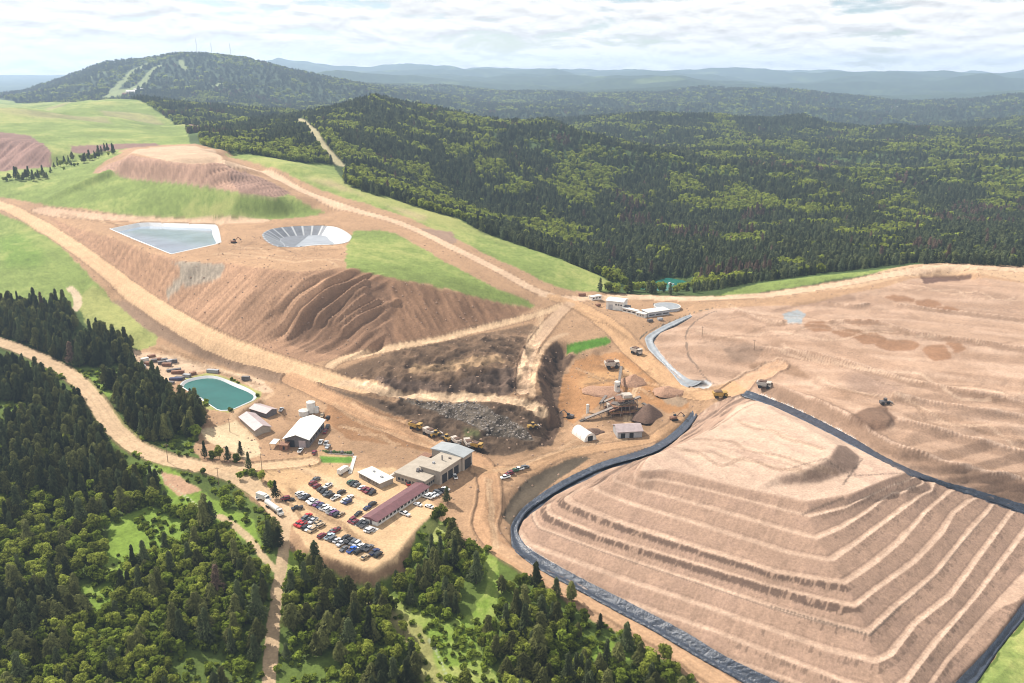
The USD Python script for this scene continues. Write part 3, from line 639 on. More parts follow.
dark = heap & left_face & (STK + 0.6 * N12 > -0.16) & ((np.abs(wav + 0.55 - 0.8 * RILL) < 0.5) | (np.abs(wav + 3.6 - 0.8 * RILL) < 0.58))
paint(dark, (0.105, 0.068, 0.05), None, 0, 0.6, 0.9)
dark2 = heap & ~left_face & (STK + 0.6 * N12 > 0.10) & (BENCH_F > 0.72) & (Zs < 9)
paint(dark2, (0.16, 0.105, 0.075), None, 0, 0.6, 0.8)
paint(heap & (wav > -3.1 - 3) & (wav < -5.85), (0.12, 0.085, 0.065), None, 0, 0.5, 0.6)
pp([(700, 415), (745, 397), (768, 404), (745, 410), (716, 428), (660, 452), (630, 462), (600, 478), (560, 496), (540, 505), (556, 494), (610, 470), (660, 452)], (0.36, 0.235, 0.165), None, 0, 1, 1, 0.7)
rq = hit(np.array([700., 610.]), np.array([414., 466.]))[:, :2]
RAMPN = nz(30, 2.2, 3, 58, NEARROWS, math.atan2(*(rq[1] - rq[0])[::-1]))
paint(heap & inside(world_poly([(692, 412), (745, 396), (770, 404), (742, 412), (716, 428), (660, 454), (612, 476), (556, 500), (530, 512), (552, 492), (610, 464), (664, 442)]), 1) & (RAMPN > 0.06), (0.15, 0.10, 0.075), None, 0, 0.7, 0.75)
Z -= 1.5 * soft_inside(world_poly([(692, 412), (745, 396), (770, 404), (742, 412), (716, 428), (660, 454), (612, 476), (560, 497), (610, 464), (664, 442)]), 1, 2) * np.clip(RAMPN * 3, 0, 1)
top_streak = heap & (Zs > 11.9)
paint(top_streak, (0.49, 0.345, 0.25), None, 0, 1.0, 0.9)
paint(top_streak & (nz(4, 40, 3, 47, NEARROWS, 0.5) > 0.1), (0.41, 0.28, 0.205), None, 0, 1.0, 0.7)
pp([(776, 477), (803, 473), (828, 460), (836, 447), (846, 446), (860, 458), (855, 470), (820, 482), (785, 485)], (0.27, 0.18, 0.13), None, 0, 0.8, 0.9, 0.85)
pp([(838, 446), (846, 446), (860, 457), (857, 468), (846, 470), (832, 458)], (0.2, 0.135, 0.1), None, 0, 0.8, 0.9, 0.7)
pp([(868, 411), (884, 404), (897, 418), (886, 430), (870, 432), (848, 425)], (0.15, 0.09, 0.06), None, 0, 1.5, 0.9, 0.9)
pp([(722, 346), (748, 342), (764, 350), (752, 362), (730, 360)], (0.22, 0.145, 0.10), None, 0, 3, 1, 0.8)
pp([(748, 364), (770, 360), (796, 366), (812, 378), (790, 374), (760, 372)], (0.21, 0.125, 0.075), None, 0, 3, 1, 0.8)
pp([(770, 312), (800, 306), (858, 299), (850, 294), (800, 302), (776, 308)], (0.24, 0.15, 0.10), None, 0, 2, 1, 0.8)
for pts in ([(790, 468), (826, 459)], [(828, 461), (855, 474)], [(849, 476), (900, 473)], [(843, 484), (862, 459)], [(803, 514), (843, 498)], [(772, 606), (870, 635), (900, 607)]):
    pts = np.array(pts, float)
    paint(line_dist(hit(pts[:, 0], pts[:, 1])[:, :2], 3) < 0.62, (0.09, 0.065, 0.05), None, 0, 0.7, 0.85)
# lined channels
paint(inside(POLY['channel'], 0.3), LINER, 'lined_channel', 0, 0.5)
paint(inside(POLY['back_channel'], 0.6), LINER, 'lined_channel', 0, 0.5)
paint(inside(POLY['channel'], 0.3) & (nz(1.2, 7, 2, 51, NEARROWS, 1.0) > 0.17), (0.13, 0.14, 0.165), None, 0, 0.5, 0.6)
paint(inside(POLY['back_channel'], 0.6) & (nz(1.5, 3, 2, 52) > 0.15), (0.10, 0.105, 0.12), None, 0, 0.5, 0.6)
paint(inside(POLY['grey_channel'], 0.2), (0.36, 0.37, 0.38), 'lined_channel', 0, 0.5)
pp([(688, 380), (704, 379), (709, 384), (694, 386)], (0.07, 0.06, 0.055), None, 0, 0.5)
pl = smooth_line([(640, 339), (646, 333), (660, 326), (676, 319.5), (692, 313), (716, 307)])
paint(line_dist(hit(pl[:, 0], pl[:, 1])[:, :2], 4) < 0.8, (0.1, 0.085, 0.075), None, 0, 0.5)

ROADS = [
    ([(-160, 176), (-60, 191), (0, 205), (30, 218), (60, 237), (100, 265), (135, 292), (175, 318), (215, 340), (260, 357), (310, 373), (345, 383), (366, 388)], 15, ROADC, 'haul_road'),
    ([(40, 210), (70, 214), (100, 217), (150, 219.8), (230, 221.5), (262, 221)], 15, (0.5, 0.34, 0.25), 'haul_road'),
    ([(345, 383), (366, 386), (386, 393), (430, 398), (480, 399), (525, 404), (540, 412)], 9, (0.48, 0.34, 0.24), 'haul_road'),
    ([(290, 378), (330, 398), (370, 418), (410, 436), (450, 449), (478, 461), (488, 478), (489, 500), (484, 522), (500, 546), (530, 567), (575, 592)], 11, (0.42, 0.25, 0.155), 'haul_road'),
    ([(500, 546), (530, 567), (575, 593), (620, 617), (680, 652), (740, 692), (850, 760)], 8, (0.43, 0.27, 0.175), 'access_road'),
    ([(222, 162), (262, 172), (300, 190), (345, 207), (400, 223), (450, 246), (500, 271), (540, 292), (570, 299), (620, 295.5), (700, 298.5), (760, 295.5), (830, 286), (900, 273), (950, 266), (1030, 270), (1200, 274)], 13, (0.55, 0.385, 0.285), 'haul_road'),
    ([(330, 366), (345, 358), (375, 352), (400, 347), (440, 340), (470, 332), (510, 322), (545, 312), (570, 302)], 6.5, (0.52, 0.36, 0.245), 'access_road'),
    ([(556, 298), (575, 304), (600, 319), (620, 335), (634, 351), (662, 374), (690, 393), (722, 395), (745, 383), (775, 366)], 15, (0.47, 0.29, 0.175), 'haul_road'),
    ([(523, 392), (524, 372), (532, 349), (547, 327), (570, 304)], 9, (0.47, 0.32, 0.23), 'haul_road'),
    ([(532, 396), (534, 372), (540, 354), (552, 340), (566, 334)], 4, (0.43, 0.29, 0.2), 'access_road'),
    ([(-200, 315), (-60, 327), (0, 342), (40, 358), (75, 378), (95, 400), (112, 425), (137, 447), (170, 460), (210, 468), (245, 481), (272, 502), (287, 520)], 10.5, (0.50, 0.35, 0.24), 'access_road'),
    ([(200, 468), (235, 468), (270, 466), (310, 462)], 9, (0.52, 0.36, 0.24), 'access_road'),
    ([(287, 518), (284, 545), (280, 575), (274, 620), (268, 690), (262, 760)], 5.2, (0.45, 0.32, 0.22), 'access_road'),
    ([(218, 516), (232, 524), (250, 540), (266, 560), (278, 572)], 3.4, (0.45, 0.33, 0.22), 'access_road'),
    ([(478, 470), (520, 470), (560, 454), (600, 449), (650, 438), (680, 420)], 8, (0.40, 0.245, 0.15), 'haul_road'),
    ([(298, 122), (312, 136), (326, 152), (340, 166)], 13, (0.38, 0.33, 0.21), 'access_road'),
    ([(70, 288), (78, 300), (74, 310)], 6, (0.52, 0.4, 0.3), 'access_road'),
    ([(232, 420), (240, 410), (255, 404), (272, 394)], 4, (0.45, 0.30, 0.2), 'access_road'),
    ([(150, 466), (168, 482), (190, 500), (212, 515)], 1.2, (0.42, 0.4, 0.28), None),
    ([(430, 640), (440, 660), (452, 690)], 1.5, (0.3, 0.33, 0.2), None),
]
DARKC = np.ones(GX.shape, np.float32)
DARKC -= 0.36 * soft_inside(world_poly([(330, 376), (400, 352), (470, 338), (528, 344), (566, 348), (570, 400), (566, 432), (545, 452), (480, 460), (440, 442), (400, 421), (352, 400)]), 4, 4)
DARKC -= 0.16 * soft_inside(world_poly([(335, 405), (400, 420), (470, 455), (430, 452), (395, 466), (355, 455), (330, 430)]), 5, 5)
DARKC -= 0.30 * soft_inside(world_poly([(596, 404), (612, 398), (640, 400), (662, 412), (664, 426), (640, 432), (606, 426)]), 3, 3)
COL *= DARKC[..., None]
pp([(320, 457), (352, 456.5), (351, 462.5), (321, 463)], (0.10, 0.20, 0.03), 'grassland', 1.0, 0.4, z=0.5)
ROADLINES = {}
ROADD = []
onroad = np.zeros(GX.shape, bool)
for px_, w_, c_, cl_ in ROADS:
    q_ = smooth_line(px_)
    q_ = hit(q_[:, 0], q_[:, 1])[:, :2]
    d_ = line_dist(q_, w_ + 8) + WOBX * 1.6 + WOBY * 1.0
    ROADLINES.setdefault(cl_, []).append((q_, w_))
    ROADD.append(d_)
    onroad |= d_ < w_ / 2
for (px_, w_, c_, cl_), d_ in zip(ROADS, ROADD):
    if w_ > 6:
        paint((d_ < w_ / 2 + 1.5) & ~onroad, (0.17, 0.105, 0.07), None, 0, 0.5, 0.6)
        if w_ > 8:
            Z += 0.9 * np.exp(-((d_ - w_ / 2 - 1.0) / 0.7) ** 2) * ~onroad * np.clip((640 - GY) / 80, 0, 1)
for (px_, w_, c_, cl_), d_ in zip(ROADS, ROADD):
    paint(d_ < w_ / 2, c_, cl_, 0, 0.6, 0.95)
    if w_ > 6:
        tr = np.clip(np.cos(d_ * 2.4), 0, 1) * np.clip((w_ / 2 - d_) / 1.5, 0, 1)
        paint(tr, tuple(min(0.72, v * 1.25) for v in c_), None, 0, 0, 0.45)
        paint(np.clip(np.cos(d_ * 1.9 + 2.0), 0, 1) ** 4 * (d_ < w_ / 2 - 0.5), tuple(v * 0.62 for v in c_), None, 0, 0, 0.4)
for (x0, y0, x1, y1) in [(262, 240, 300, 255), (240, 250, 260, 236), (222, 253, 260, 240), (270, 255, 345, 262)]:
    q_ = hit(np.array([x0, x1], float), np.array([y0, y1], float))[:, :2]
    paint(line_dist(q_, 4) + WOBX * 2 < 1.2, (0.27, 0.17, 0.12), None, 0, 0.6, 0.6)

# wheel tracks wandering over the working ground
gk = np.random.default_rng(17)
TRK = [((350, 400), (470, 462)), ((330, 405), (450, 458)), ((340, 425), (400, 445)), ((300, 470), (400, 520)), ((290, 490), (380, 555)), ((575, 370), (660, 395)), ((585, 385), (650, 372)), ((600, 365), (690, 395)), ((560, 300), (640, 345)), ((540, 310), (520, 380)), ((500, 470), (600, 440)), ((488, 480), (495, 545)), ((560, 445), (640, 430)), ((690, 392), (780, 360)), ((700, 330), (900, 330)), ((720, 310), (1000, 345)), ((760, 345), (1010, 400)), ((820, 380), (1020, 440)), ((900, 285), (1020, 300)), ((230, 245), (350, 250)), ((220, 255), (345, 262)), ((740, 420), (820, 450)), ((680, 450), (800, 470)), ((700, 440), (830, 470)), ((250, 400), (330, 430)), ((160, 350), (260, 385)), ((120, 225), (60, 214)), ((640, 380), (620, 440))]
for (xa, ya), (xb, yb) in TRK:
    for rep in range(4):
        n_ = 6
        t_ = np.linspace(0, 1, n_)
        w_ = np.hypot(xb - xa, yb - ya) * 0.035
        q_ = np.column_stack([xa + (xb - xa) * t_ + gk.normal(0, w_, n_), ya + (yb - ya) * t_ + gk.normal(0, w_ * 0.6, n_)])
        q_ = smooth_line(q_, 6)
        q_ = hit(q_[:, 0], q_[:, 1])[:, :2]
        dd = line_dist(q_, 4)
        m_ = (np.abs(dd - 0.9) < 0.55) & (GRASSY < 0.3)
        paint(m_, (0.60, 0.43, 0.30) if gk.random() < 0.4 else (0.19, 0.115, 0.07), None, 0, 0.5, gk.uniform(0.18, 0.42))
pl = smooth_line([(716, 310), (697, 320), (686, 334), (688, 352), (700, 370), (714, 384)])
paint(line_dist(hit(pl[:, 0], pl[:, 1])[:, :2], 4) < 0.9, (0.14, 0.10, 0.075), None, 0, 0.5, 0.8)

# weathering: broad and fine variation of the ground's own colour
var = 1 + 0.42 * N12 + 0.42 * N3 + 0.26 * N60
gv = 1 + 0.6 * N12 + 0.7 * N3 + 0.5 * N60
COL *= (var * (1 - GRASSY) + gv * GRASSY)[..., None]
yel = np.clip((0.8 * N12 + N60 + 0.5 * N3) * 2.4, 0, 0.8) * GRASSY * (CLS == CI['grassland'])
COL[:] = COL * (1 - yel[..., None]) + yel[..., None] * np.array((0.29, 0.285, 0.10))
gs = np.clip(gcol, -0.45, 0.4) * (GRASSY < 0.3)
COL *= (1 + gs)[..., None]
rub = (CLS == CI['rubble_slope']) * np.clip(nz(1.6, 1.6, 2, 71) * 1.6, -0.5, 0.6)
COL *= (1 + rub)[..., None]

# far country: forest dark with pale openings, kept as colour only where single trees cannot be told apart
dist = np.hypot(GX, GY)
CLS[(CLS == 0) & (dist > 3300)] = CI['distant_hills']
mt = (CLS == CI['distant_hills']) & (dist > 3300) & (dist < 6500) & (GX < -300)
CLS[mt] = CI['mountain']
ff = np.clip((dist - 2300) / 900, 0, 1)[..., None] * (CLS != CI['grassland'])[..., None]
nf = meshkit.fbm(np.stack([GX / 260, GY / 420, 0 * GX], -1), 5, 81) - 0.5
nf2 = meshkit.fbm(np.stack([GX / 38, GY / 60, 0 * GX], -1), 3, 83) - 0.5
fcol = np.array((0.020, 0.033, 0.014)) + np.clip(nf2 + 0.25, 0, 1)[..., None] * np.array((0.03, 0.045, 0.012)) + np.clip(nf * 3 - 0.45, 0, 1)[..., None] * np.array((0.10, 0.12, 0.035))
COL[:] = COL * (1 - ff) + fcol * ff


def ski(px, w):
    q_ = hit(np.array([p[0] for p in px], float), np.array([p[1] for p in px], float), Z)[:, :2]
    return line_dist(q_, 130) + 16 * nf2 < w


for px_, w_ in (([(146, 64), (132, 72), (118, 85), (111, 97)], 14), ([(158, 66), (148, 76), (135, 88), (112, 97)], 16), ([(128, 90), (113, 97)], 40), ([(180, 60), (186, 70)], 10), ([(215, 86), (222, 84)], 20)):
    paint(ski(px_, w_), (0.20, 0.23, 0.10), None, 1.0, 0.6, 0.8)
soil = np.clip(1 - GRASSY * 1.5, 0, 1) * (CLS != CI['lined_channel'])
COL = COL * (1 - soil[..., None] * (1 - np.where(heap[..., None] | rear[..., None], np.array((0.86, 0.875, 0.90), np.float32), np.array((0.87, 0.87, 0.79), np.float32))))
ROCKC = np.clip(ROCKN * 2.5, -0.55, 0.5) * ROCKY * (GRASSY < 0.3)
COL = COL * (1 + ROCKC)[..., None]
COL = np.clip(COL, 0.008, 0.75)

# ---------------------------------------------------------------- ground sheets
dzy, dzx = np.gradient(Z)
tX, tY = np.gradient(GX, axis=1), np.gradient(GY, axis=0)
gx = dzx / tX
gxr = np.gradient(GX, axis=0)
gyv = (dzy - gx * gxr) / tY
NRM = np.stack([-gx, -gyv, np.ones_like(gx)], -1)
NRM /= np.linalg.norm(NRM, axis=-1, keepdims=True)
mat('ground', {
    'a': ('attribute', {'attribute': 'albedo'}), 'g': ('attribute', {'attribute': 'grassy'}), 'geo': ('geometry', {}),
    'n': ('noise_texture', {'scale': 0.9, 'detail': 6.0, 'roughness': 0.65}), 'mr': ('map_range', {'from_min': 0.25, 'from_max': 0.75, 'to_min': 0.74, 'to_max': 1.26}),
    'mul': ('vector_math', {'math_type': 'scale'}),
    'n2': ('noise_texture', {'scale': 0.5, 'detail': 8.0, 'roughness': 0.7}), 'b': ('bump', {'strength': 0.55, 'distance': 0.5}),
    'p': ('principled_bsdf', {'roughness': 0.95, 'specular_ior_level': 0.1})},
    [('geo.position', 'n.vector'), ('geo.position', 'n2.vector'), ('n.fac', 'mr.value'), ('a.vector', 'mul.vector1'), ('mr.result', 'mul.scale'), ('mul.vector', 'p.base_color'), ('n2.fac', 'b.height'), ('b.normal', 'p.normal')], surface='p.BSDF')
mat('liner_ground', {
    'a': ('attribute', {'attribute': 'albedo'}), 'geo': ('geometry', {}), 'n2': ('noise_texture', {'scale': 0.6, 'detail': 5.0, 'roughness': 0.6}), 'b': ('bump', {'strength': 0.6, 'distance': 0.4}),
    'p': ('principled_bsdf', {'roughness': 0.42, 'specular_ior_level': 0.5})},
    [('geo.position', 'n2.vector'), ('a.vector', 'p.base_color'), ('n2.fac', 'b.height'), ('b.normal', 'p.normal')], surface='p.BSDF')


def custom(prim, label=None, cat=None, group=None, kind=None):
    p = prim.GetPrim() if hasattr(prim, 'GetPrim') else prim
    for k_, v_ in (('label', label), ('category', cat), ('group', group), ('kind', kind)):
        if v_:
            p.SetCustomDataByKey(k_, v_)
    return p


VID = np.arange(NY * NX).reshape(NY, NX)
FC = CLS[:-1, :-1]
# a cell belongs to the class of most of its corners
for cname in CLASSES:
    sel = FC == CI[cname]
    if not sel.any():
        continue
    q = np.stack([VID[:-1, :-1][sel], VID[:-1, 1:][sel], VID[1:, 1:][sel], VID[1:, :-1][sel]], 1)
    used, inv = np.unique(q, return_inverse=True)
    q = inv.reshape(q.shape)
    pts = np.stack([GX, GY, Z], -1).reshape(-1, 3)[used]
    me = UsdGeom.Mesh.Define(stage, '/World/' + cname)
    me.CreatePointsAttr(Vt.Vec3fArray.FromNumpy(pts.astype(np.float32)))
    me.CreateFaceVertexCountsAttr(Vt.IntArray.FromNumpy(np.full(len(q), 4, np.int32)))
    me.CreateFaceVertexIndicesAttr(Vt.IntArray.FromNumpy(q.astype(np.int32).ravel()))
    me.CreateSubdivisionSchemeAttr('none')
    me.CreateNormalsAttr(Vt.Vec3fArray.FromNumpy(NRM.reshape(-1, 3)[used].astype(np.float32)))
    me.SetNormalsInterpolation('vertex')
    api = UsdGeom.PrimvarsAPI(me)
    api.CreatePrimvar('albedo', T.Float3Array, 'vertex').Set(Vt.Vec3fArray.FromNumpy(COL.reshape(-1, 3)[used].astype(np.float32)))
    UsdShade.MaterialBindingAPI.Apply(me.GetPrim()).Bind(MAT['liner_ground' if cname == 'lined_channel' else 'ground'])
    custom(me, kind='structure')


def ground(x, y):
    return lookup(Z, x, y)


def spot(px, py):
    """World point of the finished ground seen at a pixel."""
    return hit(np.atleast_1d(np.asarray(px, float)), np.atleast_1d(np.asarray(py, float)), Z)

# ================================================================== things
USED = {}
RNG = np.random.default_rng(7)


def numbered(parent, name):
    k_ = (str(parent), name)
    n = USED.get(k_, -1) + 1
    USED[k_] = n
    return f'{parent}/{name}' + (f'_{n:03d}' if n else '')


def thing(name, label, cat, loc=(0, 0, 0), rot=0.0, group=None, scale=None):
    x = UsdGeom.Xform.Define(stage, numbered('/World', name))
    x.AddTranslateOp().Set(Gf.Vec3d(*map(float, loc)))
    x.AddRotateZOp().Set(math.degrees(rot))
    if scale is not None:
        x.AddScaleOp().Set(Gf.Vec3f(*map(float, scale)))
    custom(x, label, cat, group)
    return str(x.GetPath())


def part(name, mesh_, m_, parent, smooth=False):
    p = numbered(parent, name)
    usdkit.mesh(stage, p, mesh_, MAT[m_] if isinstance(m_, str) else m_, smooth=smooth)
    return p


def copy(src, label, cat, loc, rot, group=None, scale=None):
    name = src.split('/')[-1]
    name = name[:-4] if name[-4] == '_' and name[-3:].isdigit() else name
    x = UsdGeom.Xform.Define(stage, numbered('/World', name))
    x.GetPrim().GetReferences().AddInternalReference(src)
    x.GetPrim().SetInstanceable(True)
    place(x, loc, rot, scale)
    custom(x, label, cat, group)
    return str(x.GetPath())


def place(x, loc, rot, scale=None):
    x = UsdGeom.Xform(x) if not isinstance(x, UsdGeom.Xform) else x
    x.ClearXformOpOrder()
    for op, v in (('xformOp:translate', Gf.Vec3d(*map(float, loc))), ('xformOp:rotateZ', math.degrees(rot)), ('xformOp:scale', scale)):
        if v is None:
            continue
        a = x.GetPrim().GetAttribute(op)
        if op.endswith('translate'):
            x.AddTranslateOp().Set(v)
        elif op.endswith('Z'):
            x.AddRotateZOp().Set(v)
        else:
            x.AddScaleOp().Set(Gf.Vec3f(*map(float, v)))


cat = trimesh.util.concatenate


def box(x0, x1, y0, y1, z0, z1):
    b_ = trimesh.creation.box((x1 - x0, y1 - y0, z1 - z0))
    b_.apply_translation(((x0 + x1) / 2, (y0 + y1) / 2, (z0 + z1) / 2))
    return b_


def side(poly, y0, y1):
    """A profile in x-z pushed from y0 to y1."""
    e = trimesh.creation.extrude_polygon(Polygon(poly), y1 - y0, engine='earcut')
    e.apply_transform(np.array([[1, 0, 0, 0], [0, 0, -1, 0], [0, 1, 0, 0], [0, 0, 0, 1.0]]))
    e.apply_translation((0, y1, 0))
    return e


def cross(poly, x0, x1):
    """A profile in y-z pushed from x0 to x1."""
    e = trimesh.creation.extrude_polygon(Polygon(poly), x1 - x0, engine='earcut')
    e.apply_transform(np.array([[0, 0, 1, 0], [1, 0, 0, 0], [0, 1, 0, 0], [0, 0, 0, 1.0]]))
    e.apply_translation((x0, 0, 0))
    return e


def tube(a, b_, r, n=8, r2=None):
    a, b_ = np.asarray(a, float), np.asarray(b_, float)
    v = b_ - a
    L = np.linalg.norm(v)
    c = trimesh.creation.cylinder(r, L, sections=n)
    if r2 is not None:
        top = c.vertices[:, 2] > 0
        c.vertices[top, :2] *= r2 / r
    c.apply_translation((0, 0, L / 2))
    c.apply_transform(trimesh.geometry.align_vectors([0, 0, 1], v / L))
    c.apply_translation(a)
    return c


def wheel(x, y, r, w, n=10):
    return tube((x, y - w / 2, r), (x, y + w / 2, r), r, n)


def paintm(name, col, rough=0.5, metal=0.0, var=0.12, scale=1.2, spec=0.4, bump=0.0):
    nodes = {'geo': ('geometry', {}), 'n': ('noise_texture', {'scale': scale, 'detail': 4.0, 'roughness': 0.6}), 'mr': ('map_range', {'from_min': 0.3, 'from_max': 0.7, 'to_min': 1 - var, 'to_max': 1 + var}),
             'c': ('color', {'value': col}), 's': ('vector_math', {'math_type': 'scale'}), 'p': ('principled_bsdf', {'roughness': rough, 'metallic': metal, 'specular_ior_level': spec})}
    links = [('geo.position', 'n.vector'), ('n.fac', 'mr.value'), ('c.color', 's.vector1'), ('mr.result', 's.scale'), ('s.vector', 'p.base_color')]
    if bump:
        nodes['b'] = ('bump', {'strength': 0.5, 'distance': bump})
        links += [('n.fac', 'b.height'), ('b.normal', 'p.normal')]
    return mat(name, nodes, links, 'p.BSDF')


CAR = dict(white=(0.75, 0.75, 0.74), silver=(0.42, 0.43, 0.45), black=(0.012, 0.013, 0.016), grey=(0.10, 0.105, 0.115), maroon=(0.15, 0.018, 0.03), red=(0.40, 0.02, 0.02), blue=(0.02, 0.10, 0.42), navy=(0.02, 0.03, 0.09), tan=(0.36, 0.27, 0.17), green=(0.03, 0.09, 0.05), pale_blue=(0.38, 0.52, 0.62), purple=(0.13, 0.04, 0.14))
for k_, v_ in CAR.items():
    paintm('car_' + k_, v_, 0.22, 0.0, 0.05, 0.5, 0.6)
paintm('tyre', (0.02, 0.02, 0.02), 0.9); paintm('window_glass', (0.015, 0.02, 0.025), 0.08, 0, 0.02, 1, 0.8)
paintm('white_sheet', (0.56, 0.54, 0.50), 0.6, 0, 0.15, 0.5); paintm('bright_roof', (0.74, 0.74, 0.70), 0.5, 0, 0.07, 0.3); paintm('grey_sheet', (0.30, 0.30, 0.31), 0.5, 0, 0.15, 0.4); paintm('dark_sheet', (0.10, 0.09, 0.09), 0.6, 0, 0.2, 0.5)
paintm('flat_roof', (0.33, 0.285, 0.23), 0.9, 0, 0.12, 0.35); paintm('blue_grey_roof', (0.27, 0.285, 0.29), 0.6, 0, 0.1, 0.4); paintm('maroon_roof', (0.125, 0.05, 0.055), 0.6, 0, 0.18, 0.5)
paintm('beige_wall', (0.28, 0.235, 0.19), 0.85, 0, 0.1, 0.5); paintm('mauve_roof', (0.34, 0.275, 0.27), 0.6, 0, 0.15, 0.4); paintm('dark_opening', (0.012, 0.012, 0.014), 0.7)
paintm('concrete', (0.50, 0.46, 0.41), 0.9, 0, 0.12, 0.5); paintm('steel', (0.19, 0.16, 0.14), 0.55, 0.4, 0.25, 1.0); paintm('rust', (0.20, 0.10, 0.06), 0.8, 0, 0.35, 1.0)
paintm('yellow_paint', (0.34, 0.21, 0.05), 0.6, 0, 0.35, 1.0); paintm('dusty_white', (0.40, 0.35, 0.30), 0.7, 0, 0.3, 1.0); paintm('white_fabric', (0.68, 0.64, 0.58), 0.8, 0, 0.08, 0.4); paintm('belt', (0.035, 0.032, 0.03), 0.85, 0, 0.2)
paintm('wood', (0.16, 0.11, 0.07), 0.9, 0, 0.25, 3.0); paintm('ore', (0.30, 0.18, 0.12), 0.95, 0, 0.3, 1.2, 0.1, 0.3); paintm('dark_ore', (0.13, 0.085, 0.065), 0.95, 0, 0.3, 1.2, 0.1, 0.3)
paintm('white_liner', (0.44, 0.445, 0.45), 0.6, 0, 0.07, 0.15); paintm('black_liner', (0.032, 0.041, 0.06), 0.38, 0, 0.5, 0.9, 0.5, 0.9); paintm('grey_liner', (0.23, 0.245, 0.26), 0.5, 0, 0.15, 0.3)
paintm('pale_pool_floor', (0.24, 0.26, 0.29), 0.6, 0, 0.12, 0.12)


def water(name, col, rough=0.1, wave=0.6):
    mat(name, {'geo': ('geometry', {}), 'n': ('noise_texture', {'scale': wave, 'detail': 5.0, 'roughness': 0.6}), 'b': ('bump', {'strength': 0.12, 'distance': 0.15}), 'n2': ('noise_texture', {'scale': 0.05, 'detail': 4.0}), 'mr': ('map_range', {'from_min': 0.3, 'from_max': 0.7, 'to_min': 0.85, 'to_max': 1.15}),
               'c': ('color', {'value': col}), 's': ('vector_math', {'math_type': 'scale'}), 'p': ('principled_bsdf', {'roughness': rough, 'ior': 1.33, 'specular_ior_level': 0.28})},
        [('geo.position', 'n.vector'), ('geo.position', 'n2.vector'), ('n.fac', 'b.height'), ('b.normal', 'p.normal'), ('n2.fac', 'mr.value'), ('c.color', 's.vector1'), ('mr.result', 's.scale'), ('s.vector', 'p.base_color')], 'p.BSDF')


water('grey_water', (0.20, 0.255, 0.32)); water('green_water', (0.018, 0.10, 0.085)); water('turquoise_water', (0.022, 0.13, 0.10))


# ------------------------------------------------------------------ ponds
def fan(poly, z):
    v, f_ = trimesh.creation.triangulate_polygon(poly.simplify(0.2), engine='earcut')
    mm = trimesh.Trimesh(np.column_stack([v, np.full(len(v), z)]), f_, process=False)
    if mm.face_normals[:, 2].mean() < 0:
        mm.invert()
    return mm


def ring_pts(poly, n):
    r = poly.exterior
    return np.array([r.interpolate(t, normalized=True).coords[0] for t in np.arange(n) / n])


def liner_ring(poly, zr, depth, run, n, lip=1.6):
    """Sloping sides of a lined pond as separate panels (outer lip, rim, toe)."""
    c = np.array(poly.centroid.coords[0])
    p = ring_pts(poly, n)
    outs = []
    for a in p:
        v = a - c
        L = np.linalg.norm(v)
        outs.append((a + v / L * lip, a, c + v * max(0.2, 1 - run / L)))
    rows_ = np.array(outs)
    panels = []
    for i in range(n):
        j = (i + 1) % n
        v = []
        for q in (rows_[i], rows_[j]):
            v += [[*q[0], zr + 0.12], [*q[1], zr + 0.32], [*q[2], zr - depth]]
        mm = trimesh.Trimesh(v, [[0, 1, 4], [0, 4, 3], [1, 2, 5], [1, 5, 4]], process=False)
        if mm.face_normals[:, 2].mean() < 0:
            mm.invert()
        panels.append((mm, p[i] - c))
    return panels, Polygon(rows_[:, 2])


t = thing('square_pond', 'large squarish pale grey pond with a broad white liner below the green hill', 'pond')
panels, toe = liner_ring(POLY['square'], 55.0, 7.0, 11, 36)
part('liner', cat([q[0] for q in panels]), 'white_liner', t)
wp = part('water', fan(Polygon(np.array(toe.exterior.coords)).buffer(6.5, join_style=2), 55 - 2.8), 'grey_water', t)
part('pump_float', box(-58, -56, 0, 1.2, 0, 0.8).apply_translation((0, 0, 0)).apply_translation(tuple(np.append(np.array(toe.centroid.coords[0]) + (57, 0), 50.6))), 'dark_sheet', t)
t = thing('round_pond', 'empty rounded pond lined in black with white strips down its far side', 'pond')
paintm('dark_liner', (0.12, 0.13, 0.15), 0.5, 0, 0.25, 0.25); paintm('strip_liner', (0.34, 0.35, 0.36), 0.6, 0, 0.1, 0.2)
panels, toe = liner_ring(POLY['round'], 58.2, 6.0, 15, 150)
for i, (q, v) in enumerate(panels):
    far, leftish = v[1] > -8, v[0] < 8
    dark_ = (i % 5 != 0) if (far and leftish) else (leftish and i % 5)
    part('liner_panel', q, 'dark_liner' if dark_ else ('white_liner' if not leftish and i % 4 else 'strip_liner'), t)
part('floor', fan(toe.buffer(0.8), 58.2 - 5.85), 'pale_pool_floor', t)
c0 = np.array(toe.centroid.coords[0])
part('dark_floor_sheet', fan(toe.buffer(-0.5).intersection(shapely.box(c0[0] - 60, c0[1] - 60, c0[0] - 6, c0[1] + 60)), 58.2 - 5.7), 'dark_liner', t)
t = thing('green_pond', 'teal green pond with a pale liner rim among the pines beside the yard', 'pond')
panels, toe = liner_ring(POLY['green'], 7.0, 4.0, 6.5, 48, 0.9)
part('liner', cat([q[0] for q in panels]), 'white_liner', t)
part('water', fan(toe.buffer(5.0), 7 - 0.9), 'green_water', t)
t = thing('valley_pond', 'small turquoise pond at the foot of the forest beyond the road', 'pond')
part('water', fan(POLY['valley'], POND_Z['valley']), 'turquoise_water', t)
q = np.array(POLY['valley'].centroid.coords[0])
